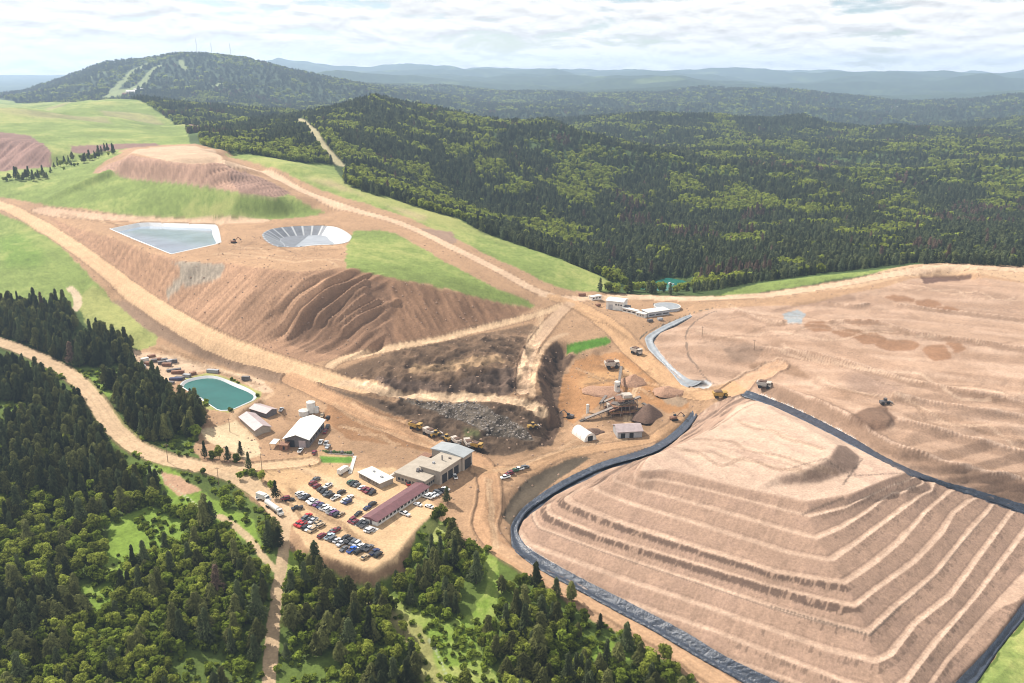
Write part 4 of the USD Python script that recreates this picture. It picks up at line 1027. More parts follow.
part('boulder', cat([trimesh.creation.icosphere(subdivisions=1, radius=float(r)).apply_translation((q[0] + dx, q[1] + dy, POND_Z['valley'] + 0.2)) for r, dx, dy in ((1.6, -6, -24), (1.2, -3, -25), (2.0, 12, 20), (1.1, 15, 18))]), 'white_liner', t)


def ribbon(edge_a, edge_b, name, m_, sag, lift=0.14, n=220, lip=0.5):
    """A lined channel between two surveyed edge lines, draped on the ground with a sunk bed."""
    def resample(px):
        p_ = smooth_line(px, 10)
        q_ = hit(p_[:, 0], p_[:, 1], ZBASE)[:, :2]
        l_ = shapely.LineString(q_)
        return np.array([l_.interpolate(s_, normalized=True).coords[0] for s_ in np.linspace(0, 1, n)])
    A, B = resample(edge_a), resample(edge_b)
    ks = [0, 0.07, 0.3, 0.5, 0.7, 0.93, 1.0]
    dz = [-0.6, lift, -sag * 0.7, -sag, -sag * 0.7, lift, -0.6]
    v, f_ = [], []
    for k_, d_ in zip(ks, dz):
        q_ = A + (B - A) * k_
        za, zb = lookup(ZBASE, A[:, 0], A[:, 1]), lookup(ZBASE, B[:, 0], B[:, 1])
        w_ = 0.42 * (meshkit.noise(np.column_stack([np.arange(n) / 1.6 + 30 * k_ * 0.12, np.full(n, k_ * 2.5), np.zeros(n)]), 3) - 0.5)
        v.append(np.column_stack([q_, za + (zb - za) * k_ + d_ + w_ * (2 if 0.1 < k_ < 0.9 else 1)]))
    K = len(ks)
    v = np.concatenate(v)
    for k_ in range(K - 1):
        for i in range(n - 1):
            f_ += [[k_ * n + i, k_ * n + i + 1, (k_ + 1) * n + i + 1], [k_ * n + i, (k_ + 1) * n + i + 1, (k_ + 1) * n + i]]
    mm = trimesh.Trimesh(v, f_, process=False)
    if mm.face_normals[:, 2].mean() < 0:
        mm.invert()
    return mm


def channel(name, a_, b_, m_, sag, label, n=220):
    t_ = thing(name, label, 'channel')
    part('liner', ribbon(a_, b_, name, m_, sag, n=n), m_, t_, smooth=True)
    return t_


RING_OUT = [(692, 410), (682, 423), (652, 446), (600, 462.5), (549, 488), (519, 512), (510.5, 528), (512, 547), (537, 567), (574, 587), (612, 608), (652, 629), (694, 654), (748, 684), (850, 740)]
RING_IN = [(697, 414), (688, 427.5), (657, 449.8), (603, 467), (554, 492), (524, 515), (517.5, 530), (526, 545), (562, 567), (600, 587), (642, 608), (687, 632), (729, 657), (785, 684), (890, 735)]
channel('lined_ditch', RING_OUT, RING_IN, 'black_liner', 1.3, 'black plastic lined ditch curving round the left foot of the front heap', 420)
channel('lined_ditch', [(890, 790), (930, 742), (975, 684), (1003, 643), (1024, 618), (1100, 530)], [(860, 775), (905, 735), (953, 684), (993, 642), (1024, 602), (1100, 510)], 'black_liner', 1.6, 'straight black lined ditch at the lower right corner beside a grass strip', 160)
channel('lined_ditch', [(747, 390), (768, 397.5), (793, 407.5), (823, 421.5), (853, 437.5), (883, 455.5), (908, 467.5), (943, 481), (980, 491), (1024, 504), (1100, 528)],
        [(740, 394.5), (768, 404), (800, 418), (830, 433), (868, 453), (908, 474), (930, 480), (968, 493), (1000, 503), (1024, 513), (1100, 540)], 'black_liner', 1.2, 'black lined ditch running between the front heap and the rear heap', 260)
channel('lined_ditch', [(690, 314.5), (672, 321.5), (656, 329.5), (645, 338), (647.5, 347), (659, 359.5), (672, 373), (681, 384), (688, 387)],
        [(692, 316.2), (676, 324), (661, 332), (653, 340), (658, 349.5), (667, 361), (679, 372), (693, 380), (703, 381)], 'grey_liner', 0.8, 'pale grey lined ditch curving round the near end of the rear heap', 160)


# ------------------------------------------------------------------ buildings
def frame(a_, b_):
    """Local frame: origin at pixel a on the ground, x axis towards pixel b."""
    p = spot([a_[0], b_[0]], [a_[1], b_[1]])
    d = p[1] - p[0]
    return p[0], math.atan2(d[1], d[0])


def windows(t_, wall, y, x0, x1, z0, z1, n, gap, axis='x', glass='window_glass'):
    """Separate window panes a little proud of a wall part."""
    w_ = (x1 - x0 - gap * (n - 1)) / n
    for i in range(n):
        a = x0 + i * (w_ + gap)
        lo, hi = (y - 0.04, y + 0.06)
        part('window', box(a, a + w_, lo, hi, z0, z1) if axis == 'x' else box(lo, hi, a, a + w_, z0, z1), glass, wall)


AX = math.radians(58.8)
o = np.array([-42.9, 380.6])
# local x runs away along the walkway, local y is negative towards the right of the picture
t = thing('mine_office', 'big flat roofed beige workshop and office building with stepped roofs, above the parking lot', 'building', (*o, 0), AX)
w = part('wall', box(0, 22, 0.0, 18.5, -1.5, 4.6), 'beige_wall', t)
windows(t, w, 0.0, 1.2, 9.5, 1.2, 2.6, 5, 0.5)
windows(t, w, 0.0, 2.0, 17.0, 1.2, 2.6, 7, 0.8, axis='y')
part('roof', box(-0.5, 22.4, -0.5, 19.2, 4.6, 5.05), 'flat_roof', t)
w = part('wall', box(8, 27, -3.4, 8.6, -1.5, 7.4), 'beige_wall', t)
for i, xx in enumerate((10.0, 15.2, 20.4)):
    d = part('bay_door', box(xx, xx + 4.0, -3.5, -3.34, 0, 4.8), 'dark_opening', w)
part('roof', box(7.5, 27.6, -4.0, 9.2, 7.4, 7.85), 'flat_roof', t)
w = part('wall', box(27, 36, -4.2, 15.5, -1.5, 7.9), 'beige_wall', t)
part('bay_door', box(29, 34.5, -4.32, -4.15, 0, 5.6), 'dark_opening', w)
part('roof', cross([(-5, 7.9), (16.2, 7.9), (16.2, 8.2), (5.5, 9.3), (-5, 8.2)], 26.6, 37), 'blue_grey_roof', t)
part('chimney', tube((19, 3, 7.8), (19, 3, 10.6), 0.35), 'dark_sheet', t)
for q_ in ((5.5, 8.5), (6.8, 7.2), (7.2, 9.6)):
    part('roof_unit', box(q_[0], q_[0] + 1.4, q_[1], q_[1] + 1.1, 5.05, 6.0), 'dark_sheet', t)
part('roof_unit', box(13, 14.2, 4, 5, 7.85, 8.7), 'grey_sheet', t)
part('roof_unit', box(22, 23.0, 0, 1.2, 7.85, 8.6), 'steel', t)
t = thing('office_wing', 'long low wing with a maroon roof running down to the parking lot', 'building', (*o, 0), AX)
w = part('wall', box(-40, -0.6, -2.8, 4.6, -1.5, 2.9), 'white_sheet', t)
windows(t, w, -2.8, -39, -2, 1.0, 2.2, 14, 1.0)
part('roof', cross([(-3.7, 2.85), (5.4, 2.85), (5.4, 3.1), (0.9, 4.1), (-3.7, 3.1)], -41, -0.55), 'maroon_roof', t)
part('door', box(-40.1, -39.9, 0.3, 1.4, 0, 2.1), 'dark_sheet', w)
t = thing('entrance_path', 'pale concrete path across the lower end of the maroon roofed wing', 'path', (*o, 0.0), AX)
part('slab', cat([box(-45, -41.2, -5, 11, -0.3, 0.12)]), 'concrete', t)
part('slab', box(-41.2, -12, 6.2, 8.4, -0.3, 0.1), 'concrete', t)
t = thing('loading_dock', 'small dark roofed loading bay at the back corner of the workshop', 'shed', (*(o + np.array([math.cos(AX) * 27 - math.sin(AX) * 20, math.sin(AX) * 27 + math.cos(AX) * 20])), 0), AX)
part('wall', box(-3, 3, -2.5, 2.5, -1, 2.6), 'dark_sheet', t); part('roof', box(-3.4, 3.4, -2.9, 2.9, 2.6, 2.9), 'rust', t); part('bay_door', box(-3.1, -2.95, -1.6, 1.6, 0, 2.2), 'dark_opening', t)
t = thing('retaining_wall', 'low pale wall of blocks behind the workshop', 'wall', (*o, 0), AX)
for i in range(10):
    part('block', box(1 + i * 2.45, 3.4 + i * 2.45, 22.6 + 0.1 * (i % 3), 23.7, -0.4, 1.3 + 0.12 * (i % 2)), 'concrete', t)

p, a = frame((379.5, 488.5), (359, 477.5))
t = thing('trailer_office', 'low white roofed portable office at the top of the parking lot', 'building', (p[0], p[1], 0.0), a)
w = part('wall', box(-0.5, 17, -8.2, 0, -0.8, 3.0), 'beige_wall', t)
windows(t, w, 0.0, 1.5, 15.5, 1.2, 2.3, 6, 1.2)
part('roof', box(-1.0, 17.5, -8.7, 0.6, 3.0, 3.3), 'white_sheet', t)
part('roof_unit', box(3, 4.4, -5, -3.8, 3.3, 4.1), 'grey_sheet', t); part('roof_unit', box(11, 12.1, -6, -5, 3.3, 4.0), 'grey_sheet', t)
part('door', box(8, 9, -0.02, 0.08, 0, 2.1), 'dark_sheet', w)

p = at(285.0, 446.5, 2.0)
t = thing('white_shop', 'large shop with a bright white gable roof in the yard', 'building', (p[0], p[1], 2.0), math.radians(84))
w = part('wall', side([(0, -1), (27, -1), (27, 5), (0, 5)], -13.5, 0), 'dark_sheet', t)
part('gable', cat([cross([(-13.5, 5), (0, 5), (-6.75, 7.4)], -0.0, 0.3), cross([(-13.5, 5), (0, 5), (-6.75, 7.4)], 26.7, 27.0)]), 'dark_sheet', t)
sl = [(-14.3, 4.78), (-6.75, 7.42), (0.8, 4.78), (0.8, 5.0), (-6.75, 7.68), (-14.3, 5.0)]
part('roof', cross(sl, -0.9, 27.8), 'bright_roof', t)
part('bay_door', box(-0.1, 0.06, -5.6, -1.6, 0, 4.0), 'dark_opening', w)
part('bay_door', box(-0.1, 0.06, -11.8, -8.0, 0, 4.0), 'mauve_roof', w)
windows(t, w, -13.5, 3, 24, 1.4, 3.0, 5, 2.0)
t = thing('lean_to', 'small rusty lean-to shed against the front of the white shop', 'shed', (p[0] - 1.0, p[1] - 4.0, 2.0), math.radians(84))
part('wall', box(0, 3.6, -3.4, 1.0, -0.6, 2.6), 'rust', t); part('roof', side([(-0.3, 2.6), (3.9, 2.9), (3.9, 3.1), (-0.3, 2.8)], -3.8, 1.4), 'rust', t); part('door', box(-0.08, 0.05, -2, -0.9, 0, 2.0), 'dark_opening', t)
t = thing('awning', 'small white flat awning left of the white shop front', 'shed', (p[0] - 5.2, p[1] - 0.5, 2.0), math.radians(84))
part('roof', box(-2, 4.5, -1.2, 2.4, 2.5, 2.75), 'white_sheet', t)
for q_ in ((-1.8, -1), (4.2, -1), (-1.8, 2.2), (4.2, 2.2)):
    part('post', box(q_[0] - 0.1, q_[0] + 0.1, q_[1] - 0.1, q_[1] + 0.1, -0.6, 2.5), 'steel', t)


def gabled(name, label, a_, b_, L, Wd, h, hr, wallm, roofm, z=None, doors=0, win=4):
    p_, ang = frame(a_, b_)
    zz = p_[2] if z is None else z
    t_ = thing(name, label, 'building', (p_[0], p_[1], zz), ang)
    w_ = part('wall', box(0, L, 0, Wd, -1.5, h), wallm, t_)
    part('gable', cat([cross([(0, h), (Wd, h), (Wd / 2, h + hr)], 0, 0.25), cross([(0, h), (Wd, h), (Wd / 2, h + hr)], L - 0.25, L)]), wallm, t_)
    e = 0.6
    part('roof', cross([(-e, h - 0.15), (Wd / 2, h + hr), (Wd + e, h - 0.15), (Wd + e, h + 0.08), (Wd / 2, h + hr + 0.25), (-e, h + 0.08)], -e, L + e), roofm, t_)
    if win:
        windows(t_, w_, 0.0, 1.5, L - 1.5, 1.0, 2.1, win, 1.4)
    for i in range(doors):
        part('door', box(2 + i * 5, 4.4 + i * 5, -0.14, 0.02, 0, min(h - 0.3, 3.0)), 'dark_opening', w_)
    return t_


gabled('long_shed', 'long shed with a mauve grey gable roof left of the white shop', (271, 431.5), (253, 416.5), 24, 9, 3.2, 2.0, 'beige_wall', 'mauve_roof', 3.4)
gabled('small_shed', 'grey roofed shed just behind the long mauve roofed shed', (277, 413.5), (262, 409), 14, 8, 2.8, 1.4, 'dark_sheet', 'mauve_roof', None, 0, 3)
gabled('crusher_house', 'pink roofed shed in front of the crusher at the pit bottom', (617.5, 438.5), (637, 437.5), 14.5, 11, 4.0, 2.2, 'grey_sheet', 'mauve_roof', -2.2, 2, 0)

# barrel roofed hut
p, a = frame((590.5, 441), (581, 431))
t = thing('barrel_hut', 'pale arched fabric hut beside the crusher conveyor', 'building', (p[0], p[1], -2.2), math.radians(118))
ar = [(4.0 * math.cos(x), 4.6 * math.sin(x)) for x in np.linspace(0, math.pi, 15)]
shell = cross([(-4.0, -0.6)] + ar[::-1] + [(4.0, -0.6)], 0.3, 14)
part('shell', shell, 'white_fabric', t)
part('rib', cat([cross([(4.1 * math.cos(x), 4.72 * math.sin(x)) for x in np.linspace(0, math.pi, 15)] + [(3.85 * math.cos(x), 4.45 * math.sin(x)) for x in np.linspace(math.pi, 0, 15)], xx, xx + 0.25) for xx in (0.1, 4.6, 9.2, 13.8)]), 'white_sheet', t)
part('door', box(0.1, 0.35, -1.6, 1.6, 0, 3.0), 'dark_opening', t)

# plant above the pit
zF = 17.6
p, a = frame((606, 309), (622, 311))
t = thing('white_plant', 'tall boxy white plant building by the road above the pit', 'building', (p[0], p[1], zF), a)
w = part('wall', box(0, 14, 0, 12, -1, 7), 'white_sheet', t); part('roof', cross([(-0.5, 7), (12.5, 7), (12.5, 7.3), (6, 8.4), (-0.5, 7.3)], -0.5, 14.5), 'white_sheet', t)
part('bay_door', box(2, 5.5, -0.12, 0.03, 0, 4.2), 'grey_sheet', w); windows(t, w, 0.0, 7.5, 13, 4, 5.2, 3, 0.8); part('annex', box(14, 18.5, 1, 7, -1, 3.6), 'dark_sheet', t)
for (pxa, pxb, L, Wd, h, lab) in (((622, 311.5), (638, 315.5), 14, 4, 3.0, 'low white trailer right of the tall white plant'), ((636, 316), (644, 318), 8, 4, 2.8, 'short white trailer in the middle of the plant yard'), ((648, 317.5), (669, 314.5), 20, 9, 3.8, 'low white roofed building beside the round grey tank pad'), ((592, 300.5), (600, 300), 10, 4, 2.8, 'pale trailer left of the tall white plant')):
    p, a = frame(pxa, pxb)
    t = thing('plant_trailer', lab, 'trailer', (p[0], p[1], p[2]), a)
    w = part('wall', box(0, L, 0, Wd, -0.8, h), 'white_sheet' if L != 20 else 'grey_sheet', t); part('roof', box(-0.3, L + 0.3, -0.3, Wd + 0.3, h, h + 0.25), 'white_sheet', t)
    windows(t, w, 0.0, 1, L - 1, 1.0, 2.0, 3, 1.5)
p = spot(667, 308.5)[0]
t = thing('tank_pad', 'broad round grey tank with a flat top in the plant yard', 'tank', (p[0], p[1], p[2] - 0.5))
part('shell', trimesh.creation.cylinder(10.5, 3.0, sections=40).apply_translation((0, 0, 1.0)), 'grey_sheet', t); part('top', trimesh.creation.cylinder(10.2, 0.2, sections=40).apply_translation((0, 0, 2.62)), 'grey_liner', t)
part('rim', trimesh.creation.annulus(10.2, 10.7, 0.4, sections=40).apply_translation((0, 0, 2.7)), 'white_sheet', t)
for i, (px_, py_, r_, h_, lab) in enumerate(((311.3, 411.5, 2.6, 6.5, 'tall white tank behind the white shop'), (304, 414.5, 3.0, 3.0, 'squat pale tank left of the tall white tank'), (316.5, 412, 1.5, 3.6, 'slim white tank right of the tall white tank'), (617, 392, 1.8, 7.5, 'white upright silo behind the crusher frame'), (587.5, 413, 0.9, 6.0, 'slim pale silo beside the long conveyor'))):
    p = spot(px_, py_)[0]
    t = thing('storage_tank', lab, 'tank', (p[0], p[1], p[2] - 0.3))
    part('shell', trimesh.creation.cylinder(r_, h_, sections=24).apply_translation((0, 0, h_ / 2)), 'white_sheet', t, 40)
    part('roof', trimesh.creation.cone(r_ * 1.03, r_ * 0.4, sections=24).apply_translation((0, 0, h_)), 'white_sheet', t)
    part('ladder', cat([box(r_, r_ + 0.12, -0.3, -0.2, 0, h_), box(r_, r_ + 0.12, 0.2, 0.3, 0, h_)] + [box(r_, r_ + 0.1, -0.3, 0.3, z_, z_ + 0.08) for z_ in np.arange(0.4, h_, 0.6)]), 'steel', t)


# ------------------------------------------------------------------ crusher and conveyors
def conveyor(a_, b_, label, w_=1.6, legs=3, g0=0.0):
    a_, b_ = np.array(a_, float), np.array(b_, float)
    d = b_ - a_
    L = np.linalg.norm(d[:2])
    t_ = thing('conveyor', label, 'conveyor', (a_[0], a_[1], a_[2]), math.atan2(d[1], d[0]))
    rise_ = d[2]

    def zat(x):
        return rise_ * x / L
    part('belt', side([(0, 0.55), (L, rise_ + 0.55), (L, rise_ + 0.7), (0, 0.7)], -w_ / 2 + 0.1, w_ / 2 - 0.1), 'belt', t_)
    for s_ in (-1, 1):
        n_ = max(4, int(L / 2.6))
        y_ = s_ * w_ / 2
        xs = np.linspace(0, L, n_ + 1)
        bars = [tube((0, y_, 0), (L, y_, rise_), 0.11, 5), tube((0, y_, 1.1), (L, y_, rise_ + 1.1), 0.11, 5)]
        for x0, x1 in zip(xs[:-1], xs[1:]):
            bars.append(tube((x0, y_, zat(x0)), (x1, y_, zat(x1) + 1.1), 0.06, 4))
        part('truss', cat(bars), 'steel', t_)
    part('cover', side([(L * 0.1, rise_ * 0.1 + 1.15), (L, rise_ + 1.15), (L, rise_ + 1.3), (L * 0.1, rise_ * 0.1 + 1.3)], -w_ / 2, w_ / 2), 'steel', t_)
    part('head_drum', tube((L, -w_ / 2, rise_ + 0.5), (L, w_ / 2, rise_ + 0.5), 0.5, 10), 'steel', t_)
    for x in np.linspace(L * 0.35, L * 0.95, legs):
        wx, wy = a_[0] + d[0] * x / L, a_[1] + d[1] * x / L
        gz = ground(wx, wy) - a_[2]
        part('support', cat([tube((x, s_ * w_ * 0.9, gz - 0.3), (x, s_ * w_ * 0.4, zat(x)), 0.16, 5) for s_ in (-1, 1)] + [tube((x, -w_ * 0.7, (gz + zat(x)) / 2), (x, w_ * 0.7, (gz + zat(x)) / 2), 0.09, 4)]), 'steel', t_)
    return t_


gz = -1.0
conveyor(at(579, 422.5, -3), at(640, 398, 9.5), 'long inclined conveyor rising from the pit wall to the crusher', 2.4, 4)
conveyor(at(602, 404, 3.5), at(622, 395.5, 8.0), 'short conveyor behind the long one at the crusher', 2.2, 2)
conveyor(at(618.5, 388, 6.0), at(621.2, 368, 8.5), 'slim pale stacker conveyor pointing away from the crusher', 1.6, 2)
conveyor(at(642, 404, 4.0), at(655, 412, 1.2), 'short dark conveyor over the ore pile right of the crusher', 1.8, 2)
conveyor(at(600, 405, 5.5), at(606, 397, 2.5), 'stub conveyor at the left end of the crusher', 1.6, 1)
p = np.append(at(624, 414, -1.0), 0)[:3]
p = at(622, 416, -1.2)
t = thing('crusher', 'tall stained steel crushing tower with platforms and hoppers at the pit bottom', 'crusher', (p[0], p[1], -1.5), math.radians(12))
for lv, (x0, x1, y0, y1) in enumerate(((-8, 10, -3, 9), (-6, 9, -1.5, 8), (-3, 7, 0, 7))):
    z0 = lv * 3.6
    cols = [box(x - 0.22, x + 0.22, y - 0.22, y + 0.22, z0 - 0.5, z0 + 3.6) for x in np.linspace(x0, x1, 4) for y in (y0, y1)]
    for c_ in cols:
        part('column', c_, 'steel', t)
    part('platform', box(x0 - 0.5, x1 + 0.5, y0 - 0.5, y1 + 0.5, z0 + 3.5, z0 + 3.75), 'rust', t)
    part('railing', cat([box(x0 - 0.5, x1 + 0.5, yy, yy + 0.06, z0 + 4.7, z0 + 4.78) for yy in (y0 - 0.5, y1 + 0.44)] + [box(x - 0.04, x + 0.04, yy, yy + 0.06, z0 + 3.7, z0 + 4.75) for x in np.linspace(x0 - 0.4, x1 + 0.4, 8) for yy in (y0 - 0.5, y1 + 0.44)]), 'yellow_paint', t)
for (hx, hy, hz, s_) in ((-3.5, 3, 3.8, 2.2), (3.5, 4.5, 7.4, 2.6), (7, 1, 3.8, 1.8)):
    hop = trimesh.creation.cone(s_ * 1.4, s_ * 1.8, sections=4).apply_transform(trimesh.transformations.rotation_matrix(math.pi, [1, 0, 0])).apply_translation((hx, hy, hz + s_ * 1.9))
    part('hopper', hop, 'steel', t)
    part('housing', box(hx - s_ * 0.7, hx + s_ * 0.7, hy - s_ * 0.6, hy + s_ * 0.6, hz - 3.4, hz - 0.3), 'dark_sheet', t)
part('motor_house', box(-7.5, -2.5, 5, 8.5, 3.75, 6.4), 'dusty_white', t); part('motor_house', box(1, 6.5, 1, 6, 11.0, 13.2), 'dusty_white', t); part('stair', side([(10.5, -0.4), (15.5, -0.4), (10.5, 3.7)], -2, -0.9), 'steel', t)
part('screen_deck', side([(-9, 4.4), (-3, 6.6), (-3, 7.2), (-9, 5.0)], -2.6, 2.4), 'rust', t)


def pile(px_, py_, r_, h_, label, m_, rough=1.2, sx=1.0, seed=1):
    p_ = spot(px_, py_)[0]
    n_, k_ = 40, 9
    v, f_ = [[0, 0, h_]], []
    for i in range(1, k_ + 1):
        for j in range(n_):
            an = 2 * math.pi * j / n_
            rr = r_ * i / k_
            v.append([rr * math.cos(an) * sx, rr * math.sin(an), h_ * (1 - i / k_) * (1 if i < k_ else 0) - (0.8 if i == k_ else 0)])
    v = np.array(v)
    nn = meshkit.fbm(np.column_stack([v[:, :2] / 3.0, np.full(len(v), seed)]), 3, seed) - 0.5
    v[:, 2] += nn * rough
    v[:, :2] *= (1 + 0.4 * (meshkit.noise(np.column_stack([v[:, :2] / r_ * 1.7, np.full(len(v), seed)]), seed) - 0.5))[:, None]
    for j in range(n_):
        f_.append([0, 1 + j, 1 + (j + 1) % n_])
        for i in range(1, k_):
            a_, b_ = 1 + (i - 1) * n_, 1 + i * n_
            f_ += [[a_ + j, b_ + j, b_ + (j + 1) % n_], [a_ + j, b_ + (j + 1) % n_, a_ + (j + 1) % n_]]
    x = UsdGeom.Mesh(usdkit.mesh(stage, numbered('/World', 'ore_pile'), (v + [p_[0], p_[1], ground(p_[0], p_[1])], np.array(f_)), MAT[m_], smooth=True))
    custom(x, label, 'ore pile')


pile(648, 416, 9.5, 8.0, 'dark conical ore pile at the right of the crusher', 'dark_ore', 0.8, 1.15, 3)
pile(634, 382, 9, 5.5, 'tan rounded ore pile behind the crusher', 'ore', 1.6, 1.0, 4)
pile(605, 391, 10, 2.6, 'low orange heap of fines left of the stacker', 'ore', 1.0, 1.6, 5)
pile(668, 392, 8, 4.0, 'greyish mound beside the haul road bend', 'ore', 1.6, 1.3, 6)
pile(593, 432, 5, 2.0, 'low dark heap behind the barrel hut', 'dark_ore', 0.8, 1.4, 7)


# ------------------------------------------------------------------ vehicles
def make_car(kind, col):
    t_ = thing({'pickup': 'pickup_truck', 'suv': 'parked_suv', 'sedan': 'parked_car'}[kind], 'x', 'car')
    cm = 'car_' + col
    if kind == 'pickup':
        part('body', cat([side([(-2.8, 0.5), (2.8, 0.5), (2.8, 0.95), (2.65, 1.1), (1.3, 1.18), (-2.8, 1.2)], -0.95, 0.95)]), cm, t_)
        part('cabin', side([(-0.75, 1.19), (1.45, 1.17), (0.95, 1.78), (-0.6, 1.8)], -0.86, 0.86), 'window_glass', t_)
        part('roof', side([(-0.58, 1.79), (0.94, 1.77), (0.85, 1.86), (-0.5, 1.88)], -0.8, 0.8), cm, t_)
        part('bed', box(-2.65, -0.85, -0.78, 0.78, 1.19, 1.215), 'dark_opening', t_)
        ax_ = 1.75
    elif kind == 'suv':
        part('body', side([(-2.35, 0.45), (2.35, 0.45), (2.35, 0.85), (2.2, 1.05), (1.2, 1.12), (-2.35, 1.15)], -0.93, 0.93), cm, t_)
        part('cabin', side([(-2.25, 1.14), (1.3, 1.11), (0.75, 1.66), (-2.0, 1.7)], -0.84, 0.84), 'window_glass', t_)
        part('roof', side([(-1.98, 1.69), (0.74, 1.65), (0.6, 1.75), (-1.85, 1.79)], -0.78, 0.78), cm, t_)
        ax_ = 1.45
    else:
        part('body', side([(-2.3, 0.4), (2.3, 0.4), (2.3, 0.7), (2.1, 0.88), (0.95, 0.96), (-1.7, 0.98), (-2.3, 0.92)], -0.9, 0.9), cm, t_)
        part('cabin', side([(-1.75, 0.97), (1.0, 0.95), (0.35, 1.38), (-1.1, 1.4)], -0.8, 0.8), 'window_glass', t_)
        part('roof', side([(-1.08, 1.39), (0.34, 1.37), (0.2, 1.45), (-0.95, 1.47)], -0.74, 0.74), cm, t_)
        ax_ = 1.4
    for sx in (-1, 1):
        for sy in (-1, 1):
            part('wheel', wheel(sx * ax_, sy * 0.86, 0.36, 0.24, 10), 'tyre', t_)
    return t_


ORD = ['leftmost', 'second from the left', 'third from the left', 'fourth from the left', 'fifth from the left', 'sixth from the left', 'seventh from the left', 'eighth from the left']
ROWS = {
    'top row of the gravel lot': ((285, 470, 7.59), AX, [(232, 78, 'pickup', 'grey'), (212, 104, 'suv', 'maroon'), (243, 126, 'suv', 'maroon'), (272, 148, 'sedan', 'black'), (296, 166, 'suv', 'black'), (322, 184, 'pickup', 'grey'), (346, 196, 'suv', 'black'), (385, 214, 'pickup', 'white'), (325, 124, 'pickup', 'white'), (430, 172, 'suv', 'black'), (450, 236, 'sedan', 'silver'), (476, 246, 'suv', 'navy'), (492, 208, 'sedan', 'white')]),
    'second row of the gravel lot': ((285, 470, 7.59), AX, [(112, 184, 'suv', 'white'), (138, 203, 'pickup', 'silver'), (163, 214, 'suv', 'black'), (190, 234, 'sedan', 'white'), (214, 248, 'pickup', 'white'), (243, 262, 'sedan', 'purple'), (270, 278, 'suv', 'navy'), (298, 288, 'pickup', 'white'), (324, 302, 'suv', 'white'), (350, 318, 'pickup', 'silver'), (374, 330, 'suv', 'purple'), (398, 342, 'suv', 'black'), (424, 338, 'sedan', 'tan')]),
    'left cluster of the gravel lot': ((285, 470, 7.59), AX, [(168, 356, 'pickup', 'red'), (148, 374, 'suv', 'grey'), (188, 376, 'sedan', 'black'), (214, 390, 'pickup', 'silver'), (246, 414, 'pickup', 'tan'), (272, 424, 'suv', 'tan'), (102, 412, 'suv', 'red'), (132, 420, 'pickup', 'red'), (158, 440, 'suv', 'black'), (180, 448, 'sedan', 'white'), (208, 460, 'suv', 'tan')]),
    'bottom row of the gravel lot': ((285, 470, 7.59), AX, [(280, 504, 'suv', 'maroon'), (385, 464, 'pickup', 'maroon'), (355, 470, 'sedan', 'grey'), (338, 510, 'pickup', 'pale_blue'), (360, 526, 'suv', 'grey'), (396, 538, 'sedan', 'silver'), (430, 562, 'pickup', 'silver'), (464, 518, 'suv', 'black'), (490, 542, 'pickup', 'black'), (518, 556, 'suv', 'grey'), (545, 566, 'suv', 'silver'), (572, 580, 'sedan', 'white'), (606, 596, 'suv', 'black'), (636, 598, 'pickup', 'grey'), (448, 602, 'sedan', 'grey'), (508, 610, 'pickup', 'blue'), (558, 624, 'suv', 'black'), (680, 628, 'pickup', 'navy'), (706, 646, 'suv', 'black'), (606, 664, 'sedan', 'tan')]),
    'row below the portable office': ((285, 470, 7.59), AX, [(500, 96, 'suv', 'green'), (522, 106, 'pickup', 'black'), (545, 116, 'sedan', 'grey'), (582, 136, 'sedan', 'white'), (608, 150, 'suv', 'maroon'), (636, 162, 'pickup', 'maroon'), (662, 176, 'suv', 'black')]),
    'group below the maroon roof': ((285, 470, 7.59), AX, [(508, 384, 'suv', 'maroon'), (532, 396, 'sedan', 'maroon'), (574, 410, 'suv', 'black'), (600, 420, 'pickup', 'grey'), (630, 455, 'sedan', 'white'), (652, 460, 'suv', 'silver'), (556, 334, 'sedan', 'black'), (625, 290, 'sedan', 'navy'), (665, 262, 'suv', 'black')]),
    'line beside the maroon wing': ((350, 435, 6.83), AX + 1.57, [(528, 426, 'pickup', 'white'), (556, 418, 'suv', 'white'), (580, 408, 'sedan', 'silver'), (600, 396, 'suv', 'grey'), (622, 384, 'suv', 'black'), (652, 372, 'sedan', 'white'), (462, 476, 'sedan', 'white'), (540, 490, 'sedan', 'white'), (376, 542, 'pickup', 'white')]),
    'space by the workshop walls': ((350, 435, 6.83), AX + 0.9, [(716, 286, 'pickup', 'white'), (395, 330, 'pickup', 'red'), (810, 190, 'suv', 'black')]),
    'line on the bank road': ((400, 400, 5.69), AX - 0.55, [(598, 442, 'pickup', 'white'), (622, 420, 'suv', 'maroon'), (650, 405, 'pickup', 'green'), (676, 396, 'pickup', 'white'), (712, 385, 'suv', 'grey')]),
    'group left of the lot': ((260, 455, 5.69), AX - 0.6, [(145, 250, 'suv', 'maroon'), (212, 305, 'pickup', 'black'), (170, 258, 'sedan', 'black'), (10, 245, 'pickup', 'white')]),
    'yard round the white shop': ((230, 385, 7.59), AX + 0.5, [(535, 500, 'pickup', 'white'), (640, 515, 'suv', 'maroon'), (690, 435, 'pickup', 'white'), (730, 445, 'pickup', 'silver'), (742, 470, 'sedan', 'silver'), (690, 325, 'suv', 'grey'), (740, 320, 'pickup', 'black'), (722, 358, 'suv', 'maroon'), (390, 190, 'pickup', 'silver'), (700, 235, 'pickup', 'tan'), (745, 250, 'suv', 'black'), (655, 262, 'pickup', 'grey')]),
}
SHORT = dict(pickup='pickup', suv='SUV', sedan='car')
proto = {}
